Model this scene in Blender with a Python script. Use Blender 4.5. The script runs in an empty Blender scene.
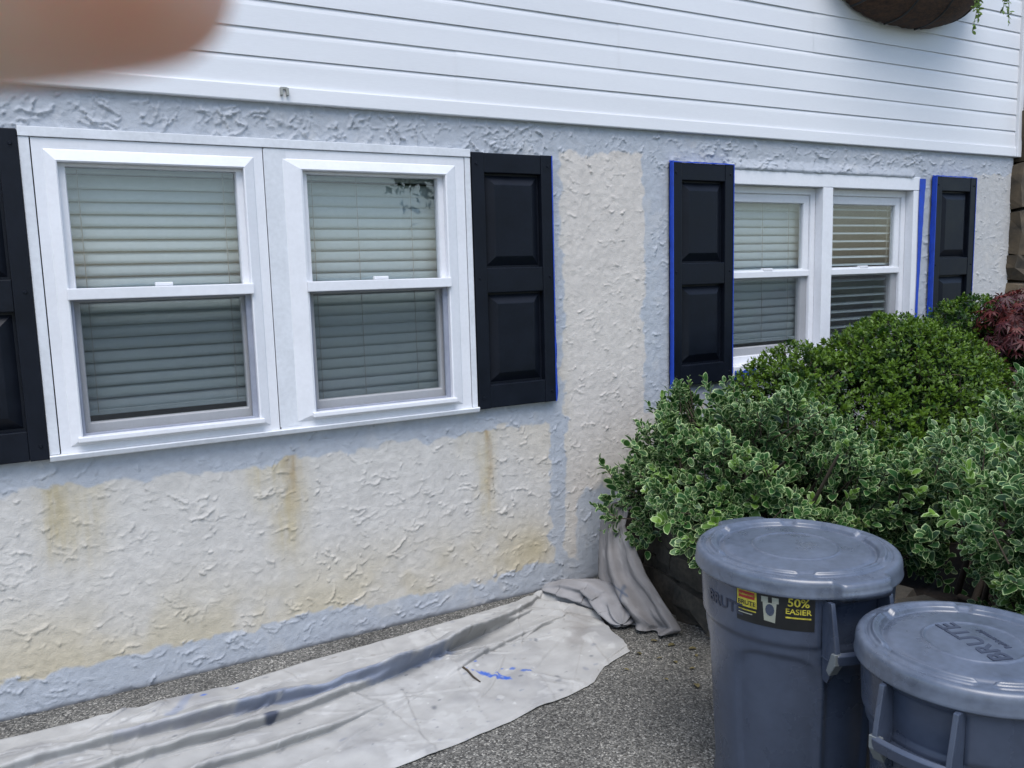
import bpy, bmesh, math, random
import numpy as np
from mathutils import Vector, Matrix

R = math.radians
PI = math.pi
rng = np.random.default_rng(7)
random.seed(7)
scene = bpy.context.scene
C = scene.collection

# ------------------------------------------------------------------ camera
cam_data = bpy.data.cameras.new('camera')
cam_data.sensor_width = 36.0
cam_data.lens = 840.0 / 1024.0 * 36.0
cam_data.clip_start = 0.005
cam_data.clip_end = 2000
cam_data.dof.use_dof = True
cam_data.dof.focus_distance = 3.6
cam_data.dof.aperture_fstop = 19.0          # a phone-sized aperture of about 1.5 mm
cam = bpy.data.objects.new('camera', cam_data)
C.objects.link(cam)
r_ = Vector((0.8708, -0.4909, -0.0270)); f_ = Vector((0.4844, 0.8648, -0.1321))
u_ = r_.cross(f_).normalized(); r_ = f_.cross(u_).normalized()
m = Matrix(((r_.x, u_.x, -f_.x, 0), (r_.y, u_.y, -f_.y, -3.3), (r_.z, u_.z, -f_.z, 1.51), (0, 0, 0, 1)))
cam.matrix_world = m
scene.camera = cam

# ------------------------------------------------------------------ sky and sun (overcast)
SUN_EL, SUN_AZ = R(64), R(205)
world = bpy.data.worlds.new('World'); scene.world = world; world.use_nodes = True
wn = world.node_tree; wn.nodes.clear()
sky = wn.nodes.new('ShaderNodeTexSky'); sky.sky_type = 'NISHITA'; sky.sun_disc = False
sky.sun_elevation = SUN_EL; sky.sun_rotation = SUN_AZ
sky.air_density = 1.0; sky.dust_density = 1.5; sky.ozone_density = 1.0
bg = wn.nodes.new('ShaderNodeBackground'); bg.inputs[1].default_value = 0.15
wo = wn.nodes.new('ShaderNodeOutputWorld')
wn.links.new(sky.outputs[0], bg.inputs[0]); wn.links.new(bg.outputs[0], wo.inputs[0])
sun_d = bpy.data.lights.new('sun', 'SUN'); sun_d.energy = 1.5; sun_d.angle = R(42); sun_d.color = (1.0, 0.985, 0.96)
sun = bpy.data.objects.new('sun', sun_d); C.objects.link(sun)
sv = Vector((math.sin(SUN_AZ) * math.cos(SUN_EL), math.cos(SUN_AZ) * math.cos(SUN_EL), math.sin(SUN_EL)))
sun.rotation_euler = sv.to_track_quat('Z', 'Y').to_euler()
scene.view_settings.view_transform = 'Standard'
scene.view_settings.look = 'None'
scene.view_settings.exposure = 0.95
scene.view_settings.gamma = 1.0

# ------------------------------------------------------------------ helpers
def tag(o, label=None, cat=None, group=None, kind=None):
    if label: o['label'] = label
    if cat: o['category'] = cat
    if group: o['group'] = group
    if kind: o['kind'] = kind
    return o

def empty(name, loc=(0, 0, 0), rz=0):
    o = bpy.data.objects.new(name, None); C.objects.link(o)
    o.location = loc; o.rotation_euler = (0, 0, rz); o.empty_display_size = 0.1
    return o

def link_mesh(name, me, mat, parent=None, smooth=False):
    o = bpy.data.objects.new(name, me); C.objects.link(o)
    if mat is not None and not me.materials:
        for mm in (mat if isinstance(mat, (list, tuple)) else [mat]): me.materials.append(mm)
    if parent is not None: o.parent = parent
    me.polygons.foreach_set('use_smooth', np.full(len(me.polygons), bool(smooth)))
    return o

def fast_mesh(name, V, quads=None, tris=None):
    me = bpy.data.meshes.new(name)
    V = np.ascontiguousarray(V, np.float32).reshape(-1, 3)
    parts, tot = [], []
    if quads is not None and len(quads):
        q = np.asarray(quads, np.int32).reshape(-1, 4); parts.append(q.ravel()); tot.append(np.full(len(q), 4, np.int32))
    if tris is not None and len(tris):
        t = np.asarray(tris, np.int32).reshape(-1, 3); parts.append(t.ravel()); tot.append(np.full(len(t), 3, np.int32))
    loops = np.concatenate(parts); tot = np.concatenate(tot)
    start = np.zeros(len(tot), np.int32); start[1:] = np.cumsum(tot)[:-1]
    me.vertices.add(len(V)); me.vertices.foreach_set('co', V.ravel())
    me.loops.add(len(loops)); me.loops.foreach_set('vertex_index', loops)
    me.polygons.add(len(tot)); me.polygons.foreach_set('loop_start', start)
    me.update(calc_edges=True); me.validate()
    return me

def vcol(me, name, arr):
    a = me.color_attributes.new(name, 'FLOAT_COLOR', 'POINT')
    arr = np.asarray(arr, np.float32)
    if arr.shape[1] == 3: arr = np.concatenate([arr, np.ones((len(arr), 1), np.float32)], 1)
    a.data.foreach_set('color', arr.ravel())

def grid_quads(nu, nv, closed_u=False):
    i = np.arange(nu if closed_u else nu - 1); j = np.arange(nv - 1)
    I, J = np.meshgrid(i, j, indexing='ij'); I2 = (I + 1) % nu
    return np.stack([I * nv + J, I2 * nv + J, I2 * nv + J + 1, I * nv + J + 1], -1).reshape(-1, 4)

def box_bm(bm, x0, x1, y0, y1, z0, z1):
    v = [bm.verts.new(p) for p in ((x0, y0, z0), (x1, y0, z0), (x1, y1, z0), (x0, y1, z0), (x0, y0, z1), (x1, y0, z1), (x1, y1, z1), (x0, y1, z1))]
    for f in ((3, 2, 1, 0), (4, 5, 6, 7), (0, 1, 5, 4), (1, 2, 6, 5), (2, 3, 7, 6), (3, 0, 4, 7)): bm.faces.new([v[i] for i in f])

def bm_obj(name, bm, mat, parent=None, smooth=False, bevel=0.0, seg=2):
    if bevel > 0: bmesh.ops.bevel(bm, geom=list(bm.edges), offset=bevel, segments=seg, affect='EDGES', profile=0.6)
    bmesh.ops.recalc_face_normals(bm, faces=bm.faces)
    me = bpy.data.meshes.new(name); bm.to_mesh(me); bm.free()
    return link_mesh(name, me, mat, parent, smooth)

def box(name, x0, x1, y0, y1, z0, z1, mat, parent=None, bevel=0.002):
    bm = bmesh.new(); box_bm(bm, x0, x1, y0, y1, z0, z1)
    return bm_obj(name, bm, mat, parent, False, bevel)

def ring_frame(name, x0, x1, z0, z1, prof, mat, parent, wl=1, wr=1, wt=1, wb=1):
    """mitred frame: prof = list of (inset from the outer rectangle, y); per-side width factors"""
    bm = bmesh.new(); rows = []
    for d, y in prof:
        rows.append([bm.verts.new(p) for p in ((x0 + d * wl, y, z0 + d * wb), (x1 - d * wr, y, z0 + d * wb), (x1 - d * wr, y, z1 - d * wt), (x0 + d * wl, y, z1 - d * wt))])
    for a, b in zip(rows[:-1], rows[1:]):
        for k in range(4): bm.faces.new((a[k], a[(k + 1) % 4], b[(k + 1) % 4], b[k]))
    return bm_obj(name, bm, mat, parent)

def tube_arrays(pts, rad, n=6):
    pts = np.asarray(pts, float); rad = np.broadcast_to(np.asarray(rad, float), (len(pts),))
    t = np.gradient(pts, axis=0); t /= np.linalg.norm(t, axis=1)[:, None] + 1e-12
    a = np.cross(t, [0.13, 0.29, 0.95]); a /= np.linalg.norm(a, axis=1)[:, None] + 1e-12
    b = np.cross(t, a); th = np.linspace(0, 2 * PI, n, endpoint=False)
    V = pts[:, None] + rad[:, None, None] * (np.cos(th)[None, :, None] * a[:, None] + np.sin(th)[None, :, None] * b[:, None])
    L = len(pts); q = []
    for i in range(L - 1):
        for k in range(n): q.append((i * n + k, i * n + (k + 1) % n, (i + 1) * n + (k + 1) % n, (i + 1) * n + k))
    return V.reshape(-1, 3), np.array(q, np.int32)

def tubes(name, list_pr, mat, parent=None, n=6, smooth=True):
    Vs, Qs, o = [], [], 0
    for p, r in list_pr:
        v, q = tube_arrays(p, r, n); Vs.append(v); Qs.append(q + o); o += len(v)
    return link_mesh(name, fast_mesh(name, np.concatenate(Vs), np.concatenate(Qs)), mat, parent, smooth)

def lat_noise(x, z, s, seed):
    """smooth value noise on arrays"""
    g = np.random.default_rng(seed).random((256, 256))
    u = x / s + 71.3; v = z / s + 33.7
    i = np.floor(u).astype(int); j = np.floor(v).astype(int); fu = u - i; fv = v - j
    fu = fu * fu * (3 - 2 * fu); fv = fv * fv * (3 - 2 * fv)
    G = lambda a, b: g[a % 256, b % 256]
    return (G(i, j) * (1 - fu) + G(i + 1, j) * fu) * (1 - fv) + (G(i, j + 1) * (1 - fu) + G(i + 1, j + 1) * fu) * fv

def fbm(x, z, s, seed, o=4):
    t = 0; a = 1; n = 0
    for k in range(o):
        t = t + a * lat_noise(x, z, s / 2 ** k, seed + k); n += a; a *= 0.55
    return t / n

def sstep(a, b, x):
    t = np.clip((x - a) / (b - a), 0, 1); return t * t * (3 - 2 * t)

# ------------------------------------------------------------------ materials
def mat_new(name):
    ma = bpy.data.materials.new(name); ma.use_nodes = True
    nt = ma.node_tree; b = nt.nodes['Principled BSDF']
    return ma, nt, b

def nd(nt, t, **kw):
    n = nt.nodes.new(t)
    for k, v in kw.items():
        if k.startswith('i_'): n.inputs[int(k[2:])].default_value = v
        else: setattr(n, k, v)
    return n

def plain(name, col, rough=0.5, vary=0.12, nscale=8.0, bump=0.0, bscale=200.0, rvary=0.1, col2=None, spec=0.5, nscale2=60.0, streak=None):
    """paint/plastic/metal with uneven colour, gloss and a fine relief"""
    ma, nt, b = mat_new(name); L = nt.links.new
    tc = nd(nt, 'ShaderNodeTexCoord')
    src = tc.outputs['Object']
    if streak:
        mp = nd(nt, 'ShaderNodeMapping'); mp.inputs['Scale'].default_value = streak; L(src, mp.inputs[0]); src = mp.outputs[0]
    n1 = nd(nt, 'ShaderNodeTexNoise'); n1.inputs['Scale'].default_value = nscale; n1.inputs['Detail'].default_value = 6; L(src, n1.inputs['Vector'])
    n2 = nd(nt, 'ShaderNodeTexNoise'); n2.inputs['Scale'].default_value = nscale2; n2.inputs['Detail'].default_value = 4; L(src, n2.inputs['Vector'])
    ad = nd(nt, 'ShaderNodeMath', operation='MULTIPLY_ADD'); L(n2.outputs[0], ad.inputs[0]); ad.inputs[1].default_value = 0.4; 
    sc = nd(nt, 'ShaderNodeMath', operation='MULTIPLY'); L(n1.outputs[0], sc.inputs[0]); sc.inputs[1].default_value = 0.6; L(sc.outputs[0], ad.inputs[2])
    cr = nd(nt, 'ShaderNodeValToRGB'); L(ad.outputs[0], cr.inputs[0])
    c = np.array(col); d = np.array(col2) if col2 is not None else c * (1 - vary)
    e = cr.color_ramp.elements; e[0].position = 0.35; e[1].position = 0.62
    e[0].color = (*d, 1); e[1].color = (*np.minimum(c * (1 + (vary * 0.5 if col2 is None else 0)), 1), 1)
    L(cr.outputs[0], b.inputs['Base Color'])
    mr = nd(nt, 'ShaderNodeMapRange'); L(n1.outputs[0], mr.inputs[0]); mr.inputs[1].default_value = 0.3; mr.inputs[2].default_value = 0.7
    mr.inputs[3].default_value = max(0.02, rough - rvary); mr.inputs[4].default_value = min(1, rough + rvary); L(mr.outputs[0], b.inputs['Roughness'])
    b.inputs['Specular IOR Level'].default_value = spec
    if bump > 0:
        n3 = nd(nt, 'ShaderNodeTexNoise'); n3.inputs['Scale'].default_value = bscale; n3.inputs['Detail'].default_value = 3; L(tc.outputs['Object'], n3.inputs['Vector'])
        bp = nd(nt, 'ShaderNodeBump'); bp.inputs['Strength'].default_value = bump; bp.inputs['Distance'].default_value = 0.002; L(n3.outputs[0], bp.inputs['Height']); L(bp.outputs[0], b.inputs['Normal'])
    return ma

def attr_mat(name, attr='Col', rough=0.85, bump=0.3, bscale=300.0, dist=0.0015, spec=0.3, mottle=0.12, msc=40.0, weave=False):
    ma, nt, b = mat_new(name); L = nt.links.new
    at = nd(nt, 'ShaderNodeVertexColor', layer_name=attr); tc = nd(nt, 'ShaderNodeTexCoord')
    n = nd(nt, 'ShaderNodeTexNoise'); n.inputs['Scale'].default_value = msc; n.inputs['Detail'].default_value = 5; L(tc.outputs['Object'], n.inputs['Vector'])
    mr = nd(nt, 'ShaderNodeMapRange'); L(n.outputs[0], mr.inputs[0]); mr.inputs[1].default_value = 0.3; mr.inputs[2].default_value = 0.7; mr.inputs[3].default_value = 1 - mottle; mr.inputs[4].default_value = 1 + mottle * 0.6
    mx = nd(nt, 'ShaderNodeVectorMath', operation='SCALE'); L(at.outputs[0], mx.inputs[0]); L(mr.outputs[0], mx.inputs['Scale']); L(mx.outputs[0], b.inputs['Base Color'])
    b.inputs['Roughness'].default_value = rough; b.inputs['Specular IOR Level'].default_value = spec
    n3 = nd(nt, 'ShaderNodeTexNoise'); n3.inputs['Scale'].default_value = bscale; n3.inputs['Detail'].default_value = 5; L(tc.outputs['Object'], n3.inputs['Vector'])
    bp = nd(nt, 'ShaderNodeBump'); bp.inputs['Strength'].default_value = bump; bp.inputs['Distance'].default_value = dist; L(n3.outputs[0], bp.inputs['Height']); L(bp.outputs[0], b.inputs['Normal'])
    return ma

M = {}
M['stucco'] = attr_mat('stucco_paint', rough=0.75, bump=0.6, bscale=190, dist=0.0025, mottle=0.09, msc=30)
M['siding'] = plain('vinyl_siding', (0.635, 0.645, 0.665), 0.42, 0.05, 1.3, 0.08, 260, 0.06, streak=(0.6, 1, 6))
M['white'] = plain('white_window_vinyl', (0.66, 0.67, 0.70), 0.38, 0.06, 5.0, 0.05, 120, 0.08)
M['white_old'] = plain('white_trim_paint', (0.60, 0.62, 0.65), 0.5, 0.12, 6.0, 0.12, 150, 0.08)
M['screen_frame'] = plain('grey_screen_frame', (0.25, 0.27, 0.33), 0.45, 0.12, 14)
M['shutter'] = plain('navy_black_shutter', (0.0042, 0.0062, 0.0115), 0.45, 0.25, 9.0, 0.10, 260, 0.08, spec=0.20)
M['tape'] = plain('blue_painters_tape', (0.008, 0.050, 0.38), 0.6, 0.2, 20, 0.2, 400)
M['slat'] = plain('blind_slat', (0.345, 0.41, 0.43), 0.45, 0.06, 6)
M['cord'] = plain('blind_cord', (0.28, 0.29, 0.27), 0.7)
M['room'] = plain('room_paint', (0.20, 0.19, 0.17), 0.9)
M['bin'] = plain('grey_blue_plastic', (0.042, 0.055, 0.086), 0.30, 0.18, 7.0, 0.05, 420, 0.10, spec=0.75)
M['lid'] = plain('skylit_dusty_lid', (0.078, 0.096, 0.132), 0.33, 0.30, 9.0, 0.05, 420, 0.12, spec=0.75)  # paler bin plastic: sky light on the lids put into the colour, dusty mottling
M['bin_dark'] = plain('bin_embossed_letter', (0.022, 0.027, 0.045), 0.45)
M['lid_mark'] = plain('lid_embossed_letter', (0.040, 0.050, 0.078), 0.45)
M['lab_black'] = plain('label_black', (0.010, 0.011, 0.012), 0.4)
M['lab_yellow'] = plain('label_yellow', (0.40, 0.345, 0.035), 0.6, 0.35, 60)
M['lab_red'] = plain('label_red', (0.26, 0.015, 0.015), 0.5)
M['lab_grey'] = plain('label_grey', (0.26, 0.27, 0.22), 0.5)
M['clip'] = plain('pale_clip', (0.13, 0.145, 0.15), 0.5)
M['soil'] = plain('soil', (0.020, 0.014, 0.010), 0.95, 0.5, 30, 0.8, 90)
M['stone_dark'] = plain('dark_bed_stone', (0.060, 0.050, 0.038), 0.9, 0.4, 14, 0.7, 70, col2=(0.020, 0.019, 0.014))
M['iron'] = plain('black_iron', (0.012, 0.012, 0.013), 0.5, 0.3, 30)
M['coco'] = plain('coco_liner', (0.085, 0.045, 0.026), 0.95, 0.4, 25, 1.0, 180, col2=(0.025, 0.014, 0.009), streak=(1, 1, 3))
M['twig'] = plain('twig_bark', (0.055, 0.040, 0.026), 0.9, 0.3, 40)
M['bark'] = plain('tree_bark', (0.07, 0.055, 0.04), 0.9, 0.4, 12, 0.8, 30)
M['grass'] = plain('lawn', (0.045, 0.085, 0.02), 0.9, 0.4, 4, 0.8, 60)
M['skin'] = plain('skin', (0.80, 0.62, 0.49), 0.5, 0.2, 28, 0.1, 300, col2=(0.80, 0.29, 0.16))
sb_ = M['skin'].node_tree.nodes['Principled BSDF']; sb_.inputs['Subsurface Weight'].default_value = 0.8; sb_.inputs['Subsurface Radius'].default_value = (1.0, 0.42, 0.25); sb_.inputs['Subsurface Scale'].default_value = 0.008
M['nail'] = plain('nail', (0.52, 0.32, 0.27), 0.3)
M['sleeve'] = plain('sleeve_cloth', (0.08, 0.09, 0.11), 0.9, 0.2, 20, 0.4, 300)

def stone_mat():
    ma, nt, b = mat_new('field_stone'); L = nt.links.new
    tc = nd(nt, 'ShaderNodeTexCoord'); oi = nd(nt, 'ShaderNodeObjectInfo')
    n = nd(nt, 'ShaderNodeTexNoise'); n.inputs['Scale'].default_value = 9; n.inputs['Detail'].default_value = 8; L(tc.outputs['Object'], n.inputs['Vector'])
    cr = nd(nt, 'ShaderNodeValToRGB'); L(n.outputs[0], cr.inputs[0]); e = cr.color_ramp.elements
    e[0].position = 0.3; e[0].color = (0.030, 0.025, 0.018, 1); e[1].position = 0.7; e[1].color = (0.125, 0.092, 0.055, 1)
    hs = nd(nt, 'ShaderNodeHueSaturation'); L(cr.outputs[0], hs.inputs['Color'])
    mr = nd(nt, 'ShaderNodeMapRange'); L(oi.outputs['Random'], mr.inputs[0]); mr.inputs[3].default_value = 0.55; mr.inputs[4].default_value = 1.35; L(mr.outputs[0], hs.inputs['Value'])
    L(hs.outputs[0], b.inputs['Base Color']); b.inputs['Roughness'].default_value = 0.9
    bp = nd(nt, 'ShaderNodeBump'); bp.inputs['Strength'].default_value = 0.8; bp.inputs['Distance'].default_value = 0.01; L(n.outputs[0], bp.inputs['Height']); L(bp.outputs[0], b.inputs['Normal'])
    return ma
M['stone'] = stone_mat()

def asphalt_mat():
    ma, nt, b = mat_new('speckled_asphalt'); L = nt.links.new
    tc = nd(nt, 'ShaderNodeTexCoord')
    v = nd(nt, 'ShaderNodeTexVoronoi'); v.inputs['Scale'].default_value = 170; L(tc.outputs['Object'], v.inputs['Vector'])
    sp = nd(nt, 'ShaderNodeSeparateColor'); L(v.outputs['Color'], sp.inputs[0])
    cr = nd(nt, 'ShaderNodeValToRGB'); L(sp.outputs[0], cr.inputs[0]); cr.color_ramp.interpolation = 'CONSTANT'
    e = cr.color_ramp.elements; e[0].color = (0.032, 0.031, 0.028, 1); e[1].position = 0.22; e[1].color = (0.066, 0.064, 0.057, 1)
    for p, c in ((0.52, (0.094, 0.091, 0.082)), (0.76, (0.140, 0.135, 0.120)), (0.93, (0.22, 0.212, 0.19))):
        x = e.new(p); x.color = (*c, 1)
    n = nd(nt, 'ShaderNodeTexNoise'); n.inputs['Scale'].default_value = 2.2; n.inputs['Detail'].default_value = 7; L(tc.outputs['Object'], n.inputs['Vector'])
    mr = nd(nt, 'ShaderNodeMapRange'); L(n.outputs[0], mr.inputs[0]); mr.inputs[1].default_value = 0.3; mr.inputs[2].default_value = 0.7; mr.inputs[3].default_value = 0.85; mr.inputs[4].default_value = 1.85
    mx = nd(nt, 'ShaderNodeVectorMath', operation='SCALE'); L(cr.outputs[0], mx.inputs[0]); L(mr.outputs[0], mx.inputs['Scale'])
    L(mx.outputs[0], b.inputs['Base Color']); b.inputs['Roughness'].default_value = 0.85
    inv = nd(nt, 'ShaderNodeMath', operation='SUBTRACT'); inv.inputs[0].default_value = 1; L(v.outputs['Distance'], inv.inputs[1])
    a2 = nd(nt, 'ShaderNodeMath', operation='ADD'); L(inv.outputs[0], a2.inputs[0]); L(sp.outputs[1], a2.inputs[1])
    bp = nd(nt, 'ShaderNodeBump'); bp.inputs['Strength'].default_value = 0.9; bp.inputs['Distance'].default_value = 0.005; L(a2.outputs[0], bp.inputs['Height']); L(bp.outputs[0], b.inputs['Normal'])
    return ma
M['asphalt'] = asphalt_mat()

def glass_mat(name, tint, boost=0.0):
    ma = bpy.data.materials.new(name); ma.use_nodes = True; nt = ma.node_tree; nt.nodes.clear(); L = nt.links.new
    tr = nd(nt, 'ShaderNodeBsdfTransparent'); tr.inputs[0].default_value = (*tint, 1)
    gl = nd(nt, 'ShaderNodeBsdfGlossy'); gl.inputs['Roughness'].default_value = 0.0; gl.inputs[0].default_value = (1, 1, 1, 1)
    fr = nd(nt, 'ShaderNodeFresnel'); 
    gb = nd(nt, 'ShaderNodeNewGeometry'); io = nd(nt, 'ShaderNodeMath', operation='MULTIPLY_ADD'); L(gb.outputs['Backfacing'], io.inputs[0]); io.inputs[1].default_value = 1 / 1.52 - 1.52; io.inputs[2].default_value = 1.52; L(io.outputs[0], fr.inputs['IOR'])
    tc = nd(nt, 'ShaderNodeTexCoord'); n = nd(nt, 'ShaderNodeTexNoise'); n.inputs['Scale'].default_value = 2.5; L(tc.outputs['Object'], n.inputs['Vector'])
    bp = nd(nt, 'ShaderNodeBump'); bp.inputs['Strength'].default_value = 0.03; bp.inputs['Distance'].default_value = 0.02; L(n.outputs[0], bp.inputs['Height']); L(bp.outputs[0], gl.inputs['Normal'])
    md = nd(nt, 'ShaderNodeMath', operation='ADD', use_clamp=True); L(fr.outputs[0], md.inputs[0]); md.inputs[1].default_value = boost
    mx = nd(nt, 'ShaderNodeMixShader'); L(md.outputs[0], mx.inputs[0]); L(tr.outputs[0], mx.inputs[1]); L(gl.outputs[0], mx.inputs[2])
    o = nd(nt, 'ShaderNodeOutputMaterial'); L(mx.outputs[0], o.inputs[0])
    return ma
M['glass'] = glass_mat('window_glass', (0.955, 0.965, 0.962), 0.0)

def screen_mat():
    ma = bpy.data.materials.new('insect_screen'); ma.use_nodes = True; nt = ma.node_tree; nt.nodes.clear(); L = nt.links.new
    tr = nd(nt, 'ShaderNodeBsdfTransparent'); df = nd(nt, 'ShaderNodeBsdfDiffuse'); df.inputs[0].default_value = (0.05, 0.055, 0.06, 1)
    tc = nd(nt, 'ShaderNodeTexCoord'); n = nd(nt, 'ShaderNodeTexNoise'); n.inputs['Scale'].default_value = 900; L(tc.outputs['Object'], n.inputs['Vector'])
    mr = nd(nt, 'ShaderNodeMapRange'); L(n.outputs[0], mr.inputs[0]); mr.inputs[1].default_value = 0.3; mr.inputs[2].default_value = 0.7; mr.inputs[3].default_value = 0.28; mr.inputs[4].default_value = 0.42
    mx = nd(nt, 'ShaderNodeMixShader'); L(mr.outputs[0], mx.inputs[0]); L(tr.outputs[0], mx.inputs[1]); L(df.outputs[0], mx.inputs[2])
    o = nd(nt, 'ShaderNodeOutputMaterial'); L(mx.outputs[0], o.inputs[0])
    return ma
M['screen'] = screen_mat()

def leaf_mat(name, green, green2, edge=None, tip=None, rough=0.45, trans=0.25):
    """leaf: centre colour varies leaf by leaf; vertex colour R = pale margin, G = young growth"""
    ma, nt, b = mat_new(name); L = nt.links.new
    ge = nd(nt, 'ShaderNodeNewGeometry'); oi = nd(nt, 'ShaderNodeObjectInfo')
    ad = nd(nt, 'ShaderNodeMath', operation='ADD'); L(ge.outputs['Random Per Island'], ad.inputs[0]); L(oi.outputs['Random'], ad.inputs[1])
    fr = nd(nt, 'ShaderNodeMath', operation='FRACT'); L(ad.outputs[0], fr.inputs[0])
    m1 = nd(nt, 'ShaderNodeMix', data_type='RGBA'); L(fr.outputs[0], m1.inputs[0]); m1.inputs[6].default_value = (*green, 1); m1.inputs[7].default_value = (*green2, 1)
    col = m1.outputs[2]
    vc = nd(nt, 'ShaderNodeVertexColor', layer_name='Col'); sp = nd(nt, 'ShaderNodeSeparateColor'); L(vc.outputs[0], sp.inputs[0])
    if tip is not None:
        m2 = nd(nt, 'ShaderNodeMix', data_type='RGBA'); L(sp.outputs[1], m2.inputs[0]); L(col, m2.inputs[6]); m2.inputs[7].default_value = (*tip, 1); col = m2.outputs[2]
    if edge is not None:
        tc = nd(nt, 'ShaderNodeTexCoord'); n = nd(nt, 'ShaderNodeTexNoise'); n.inputs['Scale'].default_value = 140; L(tc.outputs['Object'], n.inputs['Vector'])
        s = nd(nt, 'ShaderNodeMath', operation='MULTIPLY_ADD'); L(n.outputs[0], s.inputs[0]); s.inputs[1].default_value = 0.7; s.inputs[2].default_value = -0.35
        s2 = nd(nt, 'ShaderNodeMath', operation='ADD'); L(s.outputs[0], s2.inputs[0]); L(sp.outputs[0], s2.inputs[1])
        mr = nd(nt, 'ShaderNodeMapRange'); L(s2.outputs[0], mr.inputs[0]); mr.inputs[1].default_value = 0.42; mr.inputs[2].default_value = 0.62
        m3 = nd(nt, 'ShaderNodeMix', data_type='RGBA'); L(mr.outputs[0], m3.inputs[0]); L(col, m3.inputs[6]); m3.inputs[7].default_value = (*edge, 1); col = m3.outputs[2]
    L(col, b.inputs['Base Color']); b.inputs['Roughness'].default_value = rough; b.inputs['Specular IOR Level'].default_value = 0.4
    out = nt.nodes['Material Output']
    tl = nd(nt, 'ShaderNodeBsdfTranslucent'); L(col, tl.inputs[0])
    mx = nd(nt, 'ShaderNodeMixShader'); mx.inputs[0].default_value = trans; L(b.outputs[0], mx.inputs[1]); L(tl.outputs[0], mx.inputs[2]); L(mx.outputs[0], out.inputs[0])
    return ma
M['euonymus'] = leaf_mat('variegated_leaf', (0.011, 0.050, 0.013), (0.028, 0.100, 0.022), edge=(0.38, 0.50, 0.23), tip=(0.15, 0.27, 0.04))
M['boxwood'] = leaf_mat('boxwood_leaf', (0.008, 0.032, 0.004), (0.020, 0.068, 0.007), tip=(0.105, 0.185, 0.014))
M['maple'] = leaf_mat('red_maple_leaf', (0.030, 0.007, 0.013), (0.060, 0.011, 0.015), tip=(0.15, 0.028, 0.02))
M['far_leaf'] = leaf_mat('tree_leaf', (0.02, 0.05, 0.012), (0.05, 0.10, 0.02))
M['trail_leaf'] = leaf_mat('trailing_leaf', (0.10, 0.17, 0.03), (0.17, 0.25, 0.06))
M['dry_leaf'] = leaf_mat('dry_leaf', (0.10, 0.085, 0.035), (0.20, 0.165, 0.08))

# ------------------------------------------------------------------ ground
def sheet(name, x0, x1, y0, y1, z, mat, n=2):
    bm = bmesh.new(); bm.faces.new([bm.verts.new(p) for p in ((x0, y0, z), (x1, y0, z), (x1, y1, z), (x0, y1, z))])
    return tag(bm_obj(name, bm, mat), kind='structure')
sheet('driveway', -600, 600, -600, 600, 0.0, M['asphalt'])
sheet('lawn', -60, 60, -60, -9.0, 0.012, M['grass'])

# ------------------------------------------------------------------ house
house = empty('house', (2.5, 0, 0))
tag(house, 'white sided house with half painted rough stucco below and dark shutters', 'house')
HX = -2.5   # children are given in world X; the mesh offset keeps them in place under the Empty
class _P: pass
def hp(o):           # parent to the house keeping world coordinates
    o.parent = house; o.matrix_parent_inverse = house.matrix_world.inverted() if False else Matrix.Translation((-2.5, 0, 0)); return o

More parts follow.
